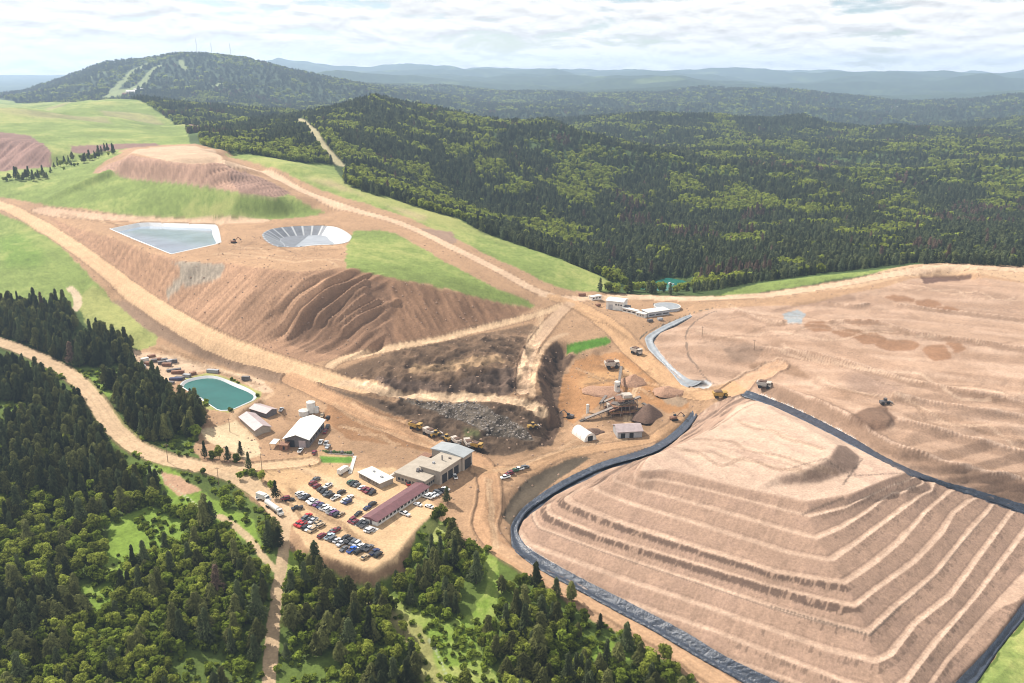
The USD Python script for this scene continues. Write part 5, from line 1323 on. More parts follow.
for row, ((ox, oy, sc), ang, cars) in ROWS.items():
    count = {}
    for c_ in cars:
        count[c_[2:]] = count.get(c_[2:], 0) + 1
    seen = {}
    for cx, cy, kind, col in sorted(cars, key=lambda q: q[0]):
        p = spot(ox + cx / sc, oy + cy / sc + 0.6)[0]
        nm = col.replace('_', ' ')
        i = seen.get((kind, col), 0)
        seen[(kind, col)] = i + 1
        lab = f'{nm} {SHORT[kind]} in the {row}' if count[(kind, col)] == 1 else f'{ORD[i]} of the {nm} {SHORT[kind]}s in the {row}'
        lab = lab.replace('in the cars', 'among the cars').replace('in the line', 'in the line')
        an = ang + RNG.normal(0, 0.05) + (math.pi if RNG.random() < 0.5 else 0)
        ctg = 'pickup' if kind == 'pickup' else 'car'
        if (kind, col) not in proto:
            src = make_car(kind, col)
            proto[(kind, col)] = src
            custom(stage.GetPrimAtPath(src), lab, ctg, 'vehicles parked around the mine offices')
            place(UsdGeom.Xform.Get(stage, src), (p[0], p[1], ground(p[0], p[1]) + 0.02), an)
        else:
            copy(proto[(kind, col)], lab, ctg, (p[0], p[1], ground(p[0], p[1]) + 0.02), an, 'vehicles parked around the mine offices')


def haul_truck(px_, py_, ang, label, col='yellow_paint', s_=1.0):
    p_ = spot(px_, py_)[0]
    t_ = thing('haul_truck', label, 'dump truck', (p_[0], p_[1], p_[2]), ang, 'heavy machines working in the mine', (s_, s_, s_))
    part('chassis', box(-4.2, 4.2, -1.2, 1.2, 1.2, 2.0), col, t_)
    part('dump_bed', cat([side([(-4.9, 2.9), (-3.2, 2.2), (1.4, 2.1), (2.0, 4.2), (4.3, 4.5), (4.3, 4.7), (1.8, 4.6), (-4.9, 4.3)], -2.2, 2.2)]), 'dusty_white' if col != 'yellow_paint' else col, t_)
    part('load', side([(-4.2, 4.3), (1.5, 4.5), (0.5, 5.1), (-2.8, 5.2)], -1.8, 1.8), 'dark_ore', t_)
    cb = part('cab', box(2.2, 4.2, -0.2, 1.9, 2.0, 4.1), col, t_)
    part('windscreen', box(4.17, 4.26, 0.0, 1.7, 3.0, 3.9), 'window_glass', cb)
    part('hood', box(2.6, 4.6, -1.8, -0.3, 1.8, 3.2), col, t_)
    for x, y, w_ in ((2.7, -1.75, 0.9), (2.7, 1.75, 0.9), (-2.5, -1.6, 1.5), (-2.5, 1.6, 1.5)):
        part('wheel', wheel(x, y, 1.15, w_, 14), 'tyre', t_)


def loader(px_, py_, ang, label, col='yellow_paint'):
    p_ = spot(px_, py_)[0]
    t_ = thing('wheel_loader', label, 'loader', (p_[0], p_[1], p_[2]), ang, 'heavy machines working in the mine')
    part('body', side([(-3.4, 0.9), (0.2, 0.9), (0.2, 2.0), (-3.3, 2.3)], -1.1, 1.1), col, t_)
    cb = part('cab', box(-0.9, 0.5, -0.75, 0.75, 2.0, 3.5), 'window_glass', t_)
    part('cab_roof', box(-1.0, 0.6, -0.85, 0.85, 3.5, 3.65), col, t_)
    part('front_frame', box(0.2, 2.0, -0.7, 0.7, 0.9, 1.7), col, t_)
    for y in (-0.55, 0.55):
        part('arm', tube((1.2, y, 1.7), (3.6, y, 0.9), 0.2, 6), col, t_)
    part('bucket', side([(3.4, 0.3), (4.9, 0.25), (3.9, 0.7), (3.9, 1.5), (3.4, 1.3)], -1.5, 1.5), 'steel', t_)
    for x in (-2.1, 1.5):
        for y in (-1.15, 1.15):
            part('wheel', wheel(x, y, 0.85, 0.65, 12), 'tyre', t_)


def excavator(px_, py_, ang, label, col='rust'):
    p_ = spot(px_, py_)[0]
    t_ = thing('excavator', label, 'excavator', (p_[0], p_[1], p_[2]), ang, 'heavy machines working in the mine')
    for y in (-1.2, 1.2):
        part('track', side([(-2.2, 0.3), (-1.8, 0), (1.8, 0), (2.2, 0.3), (2.2, 0.7), (1.8, 1.0), (-1.8, 1.0), (-2.2, 0.7)], y - 0.35, y + 0.35), 'tyre', t_)
    part('house', box(-2.4, 1.4, -1.3, 1.3, 1.1, 2.3), col, t_)
    part('cab', box(0.0, 1.6, 0.35, 1.35, 2.3, 3.4), 'window_glass', t_)
    part('boom', cat([tube((1.2, 0, 1.9), (4.2, 0, 4.6), 0.32, 6), tube((4.2, 0, 4.6), (6.2, 0, 2.9), 0.26, 6)]), col, t_)
    part('bucket', side([(5.7, 1.6), (6.6, 1.5), (6.9, 2.6), (6.1, 3.0)], -0.6, 0.6), 'steel', t_)


haul_truck(612, 368, 0.1, 'white bedded dump truck crossing the floor of the pit', 'dusty_white', 1.1)
haul_truck(636.5, 354, -0.9, 'dump truck coming down the orange haul road by the grey lined ditch', 'dusty_white', 0.95)
haul_truck(720, 398, 0.0, 'dump truck on the crossing between the two heaps', 'yellow_paint', 0.95)
haul_truck(764, 388, -0.45, 'dump truck at the start of the black ditch on the rear heap', 'dusty_white', 0.95)
haul_truck(416, 429, -0.5, 'dark dump truck at the left end of the line of machines behind the workshop', 'yellow_paint', 0.85)
haul_truck(429, 435, 2.4, 'white bedded dump truck second from the left behind the workshop', 'dusty_white', 0.85)
loader(436, 436, 0.6, 'yellow wheel loader beside the white bedded dump truck behind the workshop')
loader(446.5, 440, 2.2, 'yellow wheel loader in the middle of the line of machines behind the workshop')
haul_truck(456, 443.5, 2.2, 'white dump truck right of the yellow loaders behind the workshop', 'white_sheet', 0.75)
haul_truck(468, 446, 1.9, 'white dump truck fifth in the line of machines behind the workshop', 'white_sheet', 0.8)
haul_truck(477, 448.5, -0.4, 'yellow dump truck at the right end of the line of machines behind the workshop', 'yellow_paint', 0.75)
excavator(674, 420, 0.3, 'small rusty red excavator at the end of the black ditch by the pit')
excavator(234, 243, 0.8, 'small reddish excavator between the two ponds on the terrace')
loader(533, 428, 0.4, 'small yellow loader on the rubble slope by the pit wall')
excavator(570, 418, 2.6, 'dark excavator at the foot of the pit wall by the conveyor', 'dark_sheet')
loader(885, 404, 0.2, 'small loader on the dark fresh tip of the rear heap', 'dark_sheet')


def semi(px_, py_, px2, py2, label, tank=True):
    p_, a_ = frame((px_, py_), (px2, py2))
    t_ = thing('tanker_truck' if tank else 'box_truck', label, 'truck', (p_[0], p_[1], p_[2] + 0.05), a_)
    if tank:
        tk = part('tank', tube((0, 0, 2.2), (11, 0, 2.2), 1.25, 20), 'white_sheet', t_, 40)
        part('frame', box(-0.2, 11.2, -0.5, 0.5, 0.85, 1.1), 'steel', t_)
        xs = (1.2, 2.4, 9.4, 13.2)
        cx = 11.8
    else:
        part('box', box(0, 5.4, -1.2, 1.2, 0.95, 3.4), 'white_sheet', t_)
        xs = (1.2, 6.6)
        cx = 5.6
    cb = part('cab', side([(cx, 0.6), (cx + 2.6, 0.6), (cx + 2.6, 1.7), (cx + 1.5, 1.9), (cx + 1.2, 3.0), (cx, 3.0)], -1.15, 1.15), 'white_sheet', t_)
    part('windscreen', side([(cx + 1.3, 2.0), (cx + 1.58, 1.95), (cx + 1.28, 2.8), (cx + 1.2, 2.8)], -1.0, 1.0), 'window_glass', cb)
    for x in xs:
        for y in (-1.0, 1.0):
            part('wheel', wheel(x, y, 0.5, 0.35, 12), 'tyre', t_)


semi(267, 505.5, 283, 517.5, 'long white tanker truck beside the trees at the lot entrance')
semi(339, 476, 346, 471.5, 'white box truck parked below the lawn', False)
semi(258, 498, 266, 501, 'white box truck in front of the grass patch left of the tanker', False)

# yard clutter: containers, bins and pipe stacks beside the green pond and near the sheds
def container(px_, py_, ang, L, label, m_, h=2.4):
    p_ = spot(px_, py_)[0]
    t_ = thing('steel_container', label, 'container', (p_[0], p_[1], p_[2] - 0.05), ang, 'stored equipment in the yards')
    part('shell', box(-L / 2, L / 2, -1.2, 1.2, 0.15, h), m_, t_)
    part('corrugation', cat([box(x, x + 0.18, -1.27, 1.27, 0.3, h - 0.15) for x in np.arange(-L / 2 + 0.3, L / 2 - 0.3, 0.55)]), m_, t_)
    part('door', box(L / 2 - 0.02, L / 2 + 0.06, -1.0, 1.0, 0.3, h - 0.2), 'dark_sheet', t_)


YARD = [(151.5, 357, 5, 'rust'), (154, 362, 4, 'dark_sheet'), (157, 360, 6, 'rust'), (162, 364, 5, 'dark_sheet'), (164.5, 361.5, 4, 'dark_sheet'), (167, 366, 6, 'rust'), (169.5, 363, 4, 'grey_sheet'), (174, 371, 9, 'dark_sheet'), (178, 373.5, 8, 'rust'), (176, 380, 8, 'car_navy'), (180, 379, 6, 'dark_sheet'), (171, 383.5, 4, 'dark_sheet'), (145, 361, 5, 'white_sheet'), (148, 365, 4, 'rust'), (142, 368, 5, 'grey_sheet'), (175, 362.5, 3, 'dark_sheet'), (187, 377, 5, 'grey_sheet'), (193, 374.5, 4, 'rust')]
YN = ['rusty', 'dark', 'grey', 'white', 'navy']
names = {'rust': 'rusty brown', 'dark_sheet': 'dark', 'grey_sheet': 'grey', 'white_sheet': 'white', 'car_navy': 'navy blue'}
cnt, tot = {}, {}
for y in YARD:
    tot[y[3]] = tot.get(y[3], 0) + 1
for px_, py_, L, m_ in sorted(YARD):
    i = cnt.get(m_, 0); cnt[m_] = i + 1
    lab = f'{names[m_]} container left of the green pond' if tot[m_] == 1 else f'{(ORD + ["ninth from the left"])[i]} of the {names[m_]} containers by the green pond'
    container(px_, py_, RNG.uniform(-0.4, 0.9), L, lab, m_, RNG.uniform(1.4, 2.5))
container(213, 372.5, -0.15, 8, 'long grey container at the far rim of the green pond', 'grey_sheet', 2.2)
container(246, 380, -0.1, 5, 'dark container with junk right of the green pond', 'dark_sheet', 2.6)
container(582, 296, 0.2, 6, 'rusty container by the road left of the white plant', 'rust')
for px_, py_, lab in ((598, 306, 'rusty bin left of the tall white plant'), (656, 305.5, 'dark bin between the white plant and the round tank'), (650, 321.5, 'dark bin below the low white roofed building'), (660, 320, 'grey bin below the low white roofed building')):
    container(px_, py_, 0.4, 4, lab, 'rust' if 'rusty' in lab else 'dark_sheet' if 'dark' in lab else 'grey_sheet', 1.8)
t = thing('hedge_bed', 'dark planted bed edged with stone behind the small lawn', 'planter', tuple(spot(335, 453.5)[0]), -0.08)
part('edging', box(-9, 10, -0.9, 0.9, -0.3, 0.45), 'concrete', t)
for i in range(12):
    part('shrub', trimesh.creation.icosphere(subdivisions=1, radius=0.75 + 0.2 * (i % 3)).apply_translation((-8 + i * 1.5, 0.1 * (i % 2), 0.8)), 'dark_sheet' if i % 4 == 0 else 'hedge' if 'hedge' in MAT else paintm('hedge', (0.06, 0.09, 0.025), 0.9, 0, 0.4, 2.0), t)
t = thing('lawn_path', 'narrow pale path along the right side of the small lawn', 'path', tuple(spot(352, 466)[0]), 0)
pa, pb = spot(355, 456)[0], spot(350, 474)[0]
d = pb - pa
stage.RemovePrim(t)
t = thing('lawn_path', 'narrow pale path along the right side of the small lawn', 'path', tuple(pa), math.atan2(d[1], d[0]))
part('slab', box(0, np.linalg.norm(d[:2]), -0.9, 0.9, -0.4, 0.14), 'concrete', t)

# utility poles
POLES = [(168, 462, 11, 'wooden utility pole on the left bank of the pale access road'), (219, 486, 11, 'wooden utility pole at the road fork above the grass patch'), (230, 432, 9, 'thin wooden pole in the pale sandy yard'), (754, 350, 8, 'lamp mast on the floor of the rear heap'), (702, 336, 8, 'lamp mast near the grey ditch on the rear heap'), (262, 470, 10, 'wooden utility pole at the corner of the yard by the tall pine')]
for px_, py_, h_, lab in POLES:
    p = spot(px_, py_)[0]
    t = thing('utility_pole', lab, 'pole', (p[0], p[1], p[2] - 0.5))
    part('post', tube((0, 0, 0), (0, 0, h_), 0.19, 8, 0.12), 'wood', t)
    part('crossarm', box(-1.1, 1.1, -0.08, 0.08, h_ - 1.0, h_ - 0.8), 'wood', t)
    for x in (-0.95, 0.95):
        part('insulator', tube((x, 0, h_ - 0.8), (x, 0, h_ - 0.5), 0.07, 6), 'white_sheet', t)

# far things: lodge buildings and masts on the ski hill, farm buildings in the valley
FARB = [(131, 93.5, 30, 9, 'white_sheet', 'largest white lodge building at the foot of the ski runs'), (137, 91, 20, 7, 'white_sheet', 'small white building above the ski lodge'), (126, 95, 22, 7, 'rust', 'reddish roofed building at the left end of the ski lodge'), (143, 90, 14, 6, 'white_sheet', 'rightmost small white building at the ski lodge'), (891, 108, 13, 6, 'white_sheet', 'pale cliff-like white building far off in the blue hills'), (897, 107, 9, 5, 'white_sheet', 'smaller pale building right of the white one in the blue hills'), (873, 130, 10, 5, 'white_sheet', 'white building in the far wooded valley on the right')]
for px_, py_, L, h_, m_, lab in FARB:
    p = spot(px_, py_)[0]
    t = thing('far_building', lab, 'building', (p[0], p[1], p[2] - 2), 0.2)
    w = part('wall', box(-L / 2, L / 2, -L / 4, L / 4, 0, h_), m_, t)
    part('roof', cross([(-L / 4 - 1, h_), (0, h_ + L / 8), (L / 4 + 1, h_), (L / 4 + 1, h_ + 0.6), (0, h_ + L / 8 + 0.6), (-L / 4 - 1, h_ + 0.6)], -L / 2 - 1, L / 2 + 1), m_, t)
    windows(t, w, -L / 4, -L / 2 + 2, L / 2 - 2, h_ * 0.4, h_ * 0.7, 3, 1.5)
top = np.unravel_index(np.argmax(np.where((GY > 3000) & (GY < 6500) & (GX < -900), Z, -999)), Z.shape)
for i, (dx, h_) in enumerate(((60, 75), (130, 60), (220, 66))):
    x, y = GX[top] + dx, GY[top] - 30
    t = thing('radio_mast', ['tallest thin radio mast on the wooded summit', 'middle thin radio mast on the wooded summit', 'right thin radio mast on the wooded summit'][(0, 1, 2)[i]], 'mast', (x, y, float(ground(x, y)) - 2))
    part('lattice', cat([tube((0.9 * math.cos(a_), 0.9 * math.sin(a_), 0), (0.5 * math.cos(a_), 0.5 * math.sin(a_), h_), 0.35, 5) for a_ in (0.5, 2.6, 4.7)]), 'grey_sheet', t)
    part('dish', trimesh.creation.cylinder(2, 1, sections=12).apply_translation((0, -1.4, h_ * 0.7)), 'white_sheet', t)

# ================================================================== trees
def leafm(name, col, var=0.45, trans=0.3):
    mat(name, {'oi': ('object_info', {}), 'geo': ('geometry', {}), 'n': ('noise_texture', {'scale': 0.7, 'detail': 3.0}), 'mr': ('map_range', {'from_min': 0.3, 'from_max': 0.7, 'to_min': 0.72, 'to_max': 1.3}),
               'mo': ('map_range', {'from_min': 0.0, 'from_max': 1.0, 'to_min': 1 - var, 'to_max': 1 + var}), 'mm': ('math', {'math_type': 'multiply'}),
               'c': ('color', {'value': col}), 's': ('vector_math', {'math_type': 'scale'}), 'd': ('diffuse_bsdf', {}), 't': ('translucent_bsdf', {}), 'mx': ('mix_closure', {'fac': trans})},
        [('geo.position', 'n.vector'), ('n.fac', 'mr.value'), ('oi.random', 'mo.value'), ('mr.result', 'mm.value1'), ('mo.result', 'mm.value2'), ('c.color', 's.vector1'), ('mm.value', 's.scale'),
         ('s.vector', 'd.color'), ('s.vector', 't.color'), ('d.BSDF', 'mx.closure1'), ('t.BSDF', 'mx.closure2')], 'mx.closure')


leafm('pine_leaf', (0.155, 0.16, 0.054), 0.5, 0.5); leafm('spruce_leaf', (0.088, 0.105, 0.045), 0.5, 0.45); leafm('oak_leaf', (0.175, 0.22, 0.032), 0.5, 0.5); leafm('aspen_leaf', (0.255, 0.285, 0.05), 0.4, 0.5); leafm('dead_leaf', (0.125, 0.085, 0.06), 0.4, 0.1)
leafm('far_spruce_leaf', (0.085, 0.102, 0.052), 0.5, 0.35); leafm('far_pine_leaf', (0.105, 0.118, 0.05), 0.5, 0.4); leafm('far_oak_leaf', (0.22, 0.26, 0.05), 0.4, 0.45)
paintm('bark', (0.13, 0.085, 0.06), 0.95, 0, 0.3, 3.0)


def crown_pine(seed, h, r, n, base=0.18, power=0.85):
    g_ = np.random.default_rng(seed)
    t_ = base + (1 - base) * g_.beta(1.05, 1.25, n)
    prof = np.clip(1 - (t_ - base) / (1 - base), 0.02, 1) ** power
    lob = 1 + 0.32 * np.sin(3 * g_.uniform(0, 6.28) + 9 * t_)
    an = g_.uniform(0, 2 * np.pi, n)
    side_ = 1 + 0.28 * np.sin(an * 2 + seed) + 0.2 * np.sin(an * 3 + seed * 2 + t_ * 8)
    R = r * prof * lob * side_ * g_.uniform(0.45, 1.0, n)
    c, s_ = np.cos(an), np.sin(an)
    fine = (420 / max(n, 130)) ** 0.5
    L = (g_.uniform(0.7, 1.25, n) * r * 0.34 + 0.2) * fine
    wd = (g_.uniform(0.55, 1.0, n) * r * 0.36 + 0.15) * fine
    cen = np.stack([R * c, R * s_, t_ * h], 1)
    out = np.stack([c, s_, -0.25 + g_.normal(0, 0.35, n)], 1)
    tang = np.stack([-s_, c, g_.normal(0, 0.35, n)], 1)
    v = np.concatenate([cen - tang * wd[:, None] * 0.6 - out * L[:, None] * 0.4, cen + tang * wd[:, None] * 0.6 - out * L[:, None] * 0.4, cen + out * L[:, None] * 0.75 + [0, 0, -0.1], cen + [0, 0, 0.32] * wd[:, None]])
    i = np.arange(n)
    f_ = np.concatenate([np.stack([i, i + 2 * n, i + 3 * n], 1), np.stack([i + n, i + 3 * n, i + 2 * n], 1), np.stack([i, i + 3 * n, i + n], 1)])
    return v, f_


def crown_leafy(seed, h, r, n, base=0.25, blobs=11):
    g_ = np.random.default_rng(seed)
    k_ = blobs + 5
    a_ = g_.uniform(0, 2 * np.pi, k_)
    zz = np.linspace(-0.75, 0.8, k_) + g_.normal(0, 0.1, k_)
    rr = np.sqrt(np.clip(1 - zz ** 2, 0.05, 1)) * g_.uniform(0.3, 0.88, k_)
    hc, hr = h * (base + 1) / 2, h * (1 - base) / 2
    C = np.stack([rr * np.cos(a_) * r, rr * np.sin(a_) * r, hc + zz * hr * 0.8], 1)
    br = g_.uniform(0.24, 0.5, k_) * r
    w_ = g_.integers(0, k_, n)
    d = g_.normal(0, 1, (n, 3)); d[:, 2] = d[:, 2] * 0.9 + 0.25
    d /= np.linalg.norm(d, axis=1, keepdims=True)
    p = C[w_] + d * (br[w_] * g_.uniform(0.6, 1.25, n))[:, None]
    nrm = d + g_.normal(0, 0.38, (n, 3))
    nrm /= np.linalg.norm(nrm, axis=1, keepdims=True)
    t1 = np.cross(nrm, g_.normal(0, 1, (n, 3))); t1 /= np.linalg.norm(t1, axis=1, keepdims=True)
    t2 = np.cross(nrm, t1)
    s_ = (g_.uniform(0.6, 1.1, n)[:, None] * r * 0.26 + 0.12) * (420 / max(n, 150)) ** 0.6
    v = np.concatenate([p + t1 * s_, p + t2 * s_ * 0.8, p - t1 * s_, p - t2 * s_ * 0.8 + nrm * s_ * 0.2])
    i = np.arange(n)
    return v, np.concatenate([np.stack([i, i + n, i + 2 * n], 1), np.stack([i, i + 2 * n, i + 3 * n], 1)])


def trunk(h, r, seed, limbs=4, lean=0.0):
    g_ = np.random.default_rng(seed)
    ms = [tube((0, 0, -0.6), (lean * h * 0.4, 0, h * 0.5), r, 7, r * 0.65), tube((lean * h * 0.4, 0, h * 0.5), (lean * h * 0.6, 0, h * 0.93), r * 0.65, 6, r * 0.12)]
    for k_ in range(limbs):
        a_, z_ = g_.uniform(0, 6.28), h * (0.32 + 0.12 * k_)
        L = h * 0.16 * (1.2 - 0.15 * k_)
        ms.append(tube((lean * z_ * 0.8, 0, z_), (L * math.cos(a_), L * math.sin(a_), z_ + L * 0.35), r * 0.3, 5, r * 0.1))
    return cat(ms)


KINDS = {   # name: (leaf, crown maker, height, variants)
    'pine_tree': [('pine_leaf', crown_pine(1, 15, 3.0, 620, 0.2, 0.45), 15, 0.28), ('spruce_leaf', crown_pine(2, 17, 2.8, 620, 0.12, 0.62), 17, 0.26), ('pine_leaf', crown_pine(3, 12.5, 3.1, 560, 0.22, 0.4), 12.5, 0.25), ('spruce_leaf', crown_pine(4, 14.5, 2.7, 560, 0.14, 0.5), 14.5, 0.26)],
    'broadleaf_tree': [('oak_leaf', crown_leafy(11, 8.0, 3.0, 700), 8.0, 0.22), ('aspen_leaf', crown_leafy(12, 9.5, 2.6, 700, 0.25, 13), 9.5, 0.2), ('oak_leaf', crown_leafy(13, 6.0, 2.7, 600, 0.1, 10), 6.0, 0.18)],
    'dead_pine': [('dead_leaf', crown_pine(5, 16, 2.6, 260, 0.2, 0.7), 16, 0.24)],
}

# scatter on ground that is forest floor
def scatter(y0, y1, spacing, seed):
    g_ = np.random.default_rng(seed)
    out = []
    y = y0
    pts = []
    ys = np.arange(y0, y1, spacing)
    for yy in ys:
        half = 0.66 * math.hypot(yy, CAMZ * 0.87) + 25
        xs = np.arange(-half, half, spacing)
        pts.append(np.stack([xs + g_.uniform(-0.48, 0.48, len(xs)) * spacing, yy + g_.uniform(-0.48, 0.48, len(xs)) * spacing], 1))
    return np.concatenate(pts)


def cls_at(p):
    r = np.clip(np.round(np.interp(p[:, 1], YR, np.arange(NY))).astype(int), 0, NY - 1)
    w_ = np.sqrt(p[:, 1] ** 2 + CAMZ ** 2 * 0.75)
    c = np.clip(np.round((p[:, 0] / w_ - TX[0]) / (TX[1] - TX[0])).astype(int), 0, NX - 1)
    return CLS[r, c]


def off_roads(p, extra=2.0):
    ok_ = np.ones(len(p), bool)
    for lines in ROADLINES.values():
        for q_, w_ in lines:
            d_, _ = cKDTree(densify(q_, 2)).query(p, distance_upper_bound=w_ / 2 + extra)
            ok_ &= ~np.isfinite(d_)
    return ok_


gT = np.random.default_rng(99)
ptsN = scatter(195, 620, 3.9, 1)
ptsM = scatter(620, 1500, 5.6, 2)
ptsF = scatter(1500, 3300, 9.5, 3)
ptsX = scatter(3300, 5600, 24.0, 4)
allp = np.concatenate([ptsN, ptsM, ptsF, ptsX])
tier = np.concatenate([np.full(len(q), i) for i, q in enumerate((ptsN, ptsM, ptsF, ptsX))])
k_ = cls_at(allp)
is_forest = (k_ == CI['forest_floor']) | (((k_ == CI['distant_hills']) | (k_ == CI['mountain'])) & (tier >= 2))
grassland = k_ == CI['grassland']
dens = meshkit.fbm(np.column_stack([allp / 38.0, np.zeros(len(allp))]), 3, 61)
big = meshkit.fbm(np.column_stack([allp / 150.0, np.zeros(len(allp))]), 3, 62)
big2 = meshkit.fbm(np.column_stack([allp[:, 0] / 420.0, allp[:, 1] / 420.0, np.zeros(len(allp))]), 3, 67)
keep = is_forest & (gT.random(len(allp)) < np.where(tier == 0, 0.9, 0.95)) & (dens > np.where(tier == 0, 0.315, 0.2))
near_ = tier == 0
keep |= grassland & near_ & (allp[:, 1] < 520) & (gT.random(len(allp)) < 0.03) & (dens > 0.42) & (np.abs(allp[:, 0]) < 260)
keep &= ~((k_ == CI['mountain']) & (COL[np.clip(np.round(np.interp(allp[:, 1], YR, np.arange(NY))).astype(int), 0, NY - 1), np.clip(np.round((allp[:, 0] / np.sqrt(allp[:, 1] ** 2 + CAMZ ** 2 * 0.75) - TX[0]) / (TX[1] - TX[0])).astype(int), 0, NX - 1), 0] > 0.11))
allp, tier, dens, big, big2 = allp[keep], tier[keep], dens[keep], big[keep], big2[keep]
ok = off_roads(allp)
for nm in ('green', 'valley', 'square', 'round'):
    shapely.prepare(POLY[nm].buffer(5))
    ok &= ~shapely.contains_xy(POLY[nm].buffer(5), allp[:, 0], allp[:, 1])
ax_, ay_ = project(np.column_stack([allp, ground(allp[:, 0], allp[:, 1])]))
ok &= ~((ax_ > 930) & (ay_ > 560)) & ~((ax_ < 345) & (ay_ > 100) & (ay_ < 296) & (allp[:, 1] < 1400) & (ax_ < 345 - (ay_ - 170) * 0)) | ((ax_ > 200) & (ay_ < 165))
ok &= ~((ax_ > 618) & (ax_ < 694) & (ay_ > 282) & (ay_ < 301) & (gT.random(len(ax_)) < 0.86))
ok &= ~((ax_ > 248) & (ax_ < 292) & (ay_ > 488) & (ay_ < 534))
ok &= ~((ax_ > 312) & (ax_ < 362) & (ay_ > 440) & (ay_ < 475))
ok &= ~((ax_ > 700) & (ax_ < 922) & (ay_ > np.interp(ax_, [700, 760, 830, 915], [294, 283, 274, 264]) - 1))
allp, tier, dens, big, big2 = allp[ok], tier[ok], dens[ok], big[ok], big2[ok]
# hand placed trees: (px, py of the foot, kind, height factor)
HAND = [(249, 470, 'pine_tree', 0.62), (241, 457, 'pine_tree', 0.55), (275, 542, 'pine_tree', 1.0), (279, 548, 'pine_tree', 0.75), (316, 575, 'pine_tree', 1.15), (310, 580, 'pine_tree', 0.8), (206, 522, 'pine_tree', 1.0), (212, 523, 'pine_tree', 0.8), (447, 503, 'pine_tree', 0.62), (443, 520, 'broadleaf_tree', 0.9), (437, 522, 'broadleaf_tree', 0.9), (571, 602, 'pine_tree', 0.8), (626, 652, 'pine_tree', 0.95), (536, 590, 'pine_tree', 0.95), (556, 598, 'pine_tree', 0.7),
        (276, 499, 'pine_tree', 0.6), (31, 304, 'pine_tree', 0.6), (66, 311, 'pine_tree', 0.6), (205, 458, 'pine_tree', 0.6), (212, 459, 'broadleaf_tree', 0.8), (220, 460, 'broadleaf_tree', 0.9), (228, 461, 'pine_tree', 0.6), (236, 462, 'broadleaf_tree', 0.8), (252, 476, 'broadleaf_tree', 0.7), (262, 482, 'broadleaf_tree', 0.7), (240, 480, 'broadleaf_tree', 0.6), (272, 488, 'broadleaf_tree', 0.7)]
# the row of pines in the dip behind the green hill
for px_ in np.arange(4, 50, 2.6):
    HAND.append((px_ + RNG.uniform(-1.5, 1.5), 181.5 - 0.1 * (px_ - 8) + RNG.uniform(-3, 2), 'broadleaf_tree' if RNG.random() < 0.3 else 'pine_tree', RNG.uniform(0.45, 1.0)))
for px_ in np.arange(50, 116, 2.0):
    HAND.append((px_ + RNG.uniform(-2, 2), 171 - 0.27 * (px_ - 50) + RNG.uniform(-4.5, 2.5), 'broadleaf_tree' if RNG.random() < 0.3 else 'pine_tree', RNG.uniform(0.4, 1.0)))
HP = spot([q[0] for q in HAND], [q[1] for q in HAND])
N = len(allp)
P3 = np.column_stack([allp, ground(allp[:, 0], allp[:, 1])])
u = gT.random(N)
small = meshkit.fbm(np.column_stack([allp / 48.0, np.full(N, 3.0)]), 3, 69)
leafy_p = np.where(tier == 0, np.clip((big - 0.47) * 5.0 + (small - 0.5) * 3 + 0.42, 0.06, 0.86), np.clip((small - 0.57) * 11 + (big - 0.5) * 7 + (big2 - 0.5) * 4.0 + 0.06, 0.015, 0.9))
leafy_p = np.where((tier == 0) & (allp[:, 0] > -120) & (allp[:, 1] < 400), leafy_p * 0.75, leafy_p)
leafy_p = np.where((tier == 0) & (allp[:, 1] > 372) & (allp[:, 0] < -60), leafy_p * 0.12, leafy_p)
dead_n = meshkit.fbm(np.column_stack([allp / 90.0, np.full(N, 5.0)]), 3, 77)
dead_p = np.where(tier == 0, 0.008, np.clip((dead_n - 0.69) * 9, 0.004, 0.55))
kind = np.where(u < leafy_p, 1, 0)
kind = np.where((gT.random(N) < dead_p) & (kind == 0), 2, kind)
size = gT.uniform(0.68, 1.15, N) * np.where(tier == 0, 0.92, 1.0) * np.where(dens < 0.34, 0.8, 1.0)
size *= np.where((tier == 1) & (kind == 0), 0.95, 1.0)
wide = np.where(tier <= 1, 1.0, np.where(tier == 2, 1.3, 2.4)) * gT.uniform(0.85, 1.15, N)
tall = np.where(tier <= 2, 1.0, 1.25)
size = np.where(tier == 0, size * 1.0, size)
# trees that would stand between the camera side and an open road, lot or ditch stay short, as along any kept verge
dist2 = np.hypot(allp[:, 0], allp[:, 1])
dirx, diry = allp[:, 0] / dist2, allp[:, 1] / dist2
hh = size * np.where(kind == 1, 9.0, 17.0)
drop = np.zeros(N, bool)
for fr in (0.25, 0.5, 0.75, 1.0):
    s_ = fr * hh * dist2 / (CAMZ - P3[:, 2])
    c_ = cls_at(np.column_stack([allp[:, 0] + dirx * s_, allp[:, 1] + diry * s_]))
    hitc = np.isin(c_, [CI['access_road'], CI['haul_road'], CI['lined_channel'], CI['parking_lot'], CI['front_heap']]) & (tier == 0)
    drop |= (c_ == CI['grassland']) & (tier == 0) & (allp[:, 0] > -75) & (allp[:, 0] < 20) & (gT.random(N) < 0.3)
    drop |= hitc & (gT.random(N) < {0.25: 0.97, 0.5: 0.9, 0.75: 0.5, 1.0: 0.3}[fr])
size = np.where(drop, 0, size)
rotz = gT.uniform(0, 2 * np.pi, N)
names3 = ['pine_tree', 'broadleaf_tree', 'dead_pine']
px_, py_ = project(P3)
view = (px_ > -6) & (px_ < 1030) & (py_ < 712)
dcam = np.linalg.norm(P3 - EYE, axis=1)
keep = size > 0
P3, kind, size, wide, rotz, tier, allp, px_, py_, view, dcam, tall = (q[keep] for q in (P3, kind, size, wide, rotz, tier, allp, px_, py_, view, dcam, tall))
N = len(P3)
single = np.zeros(N, bool)
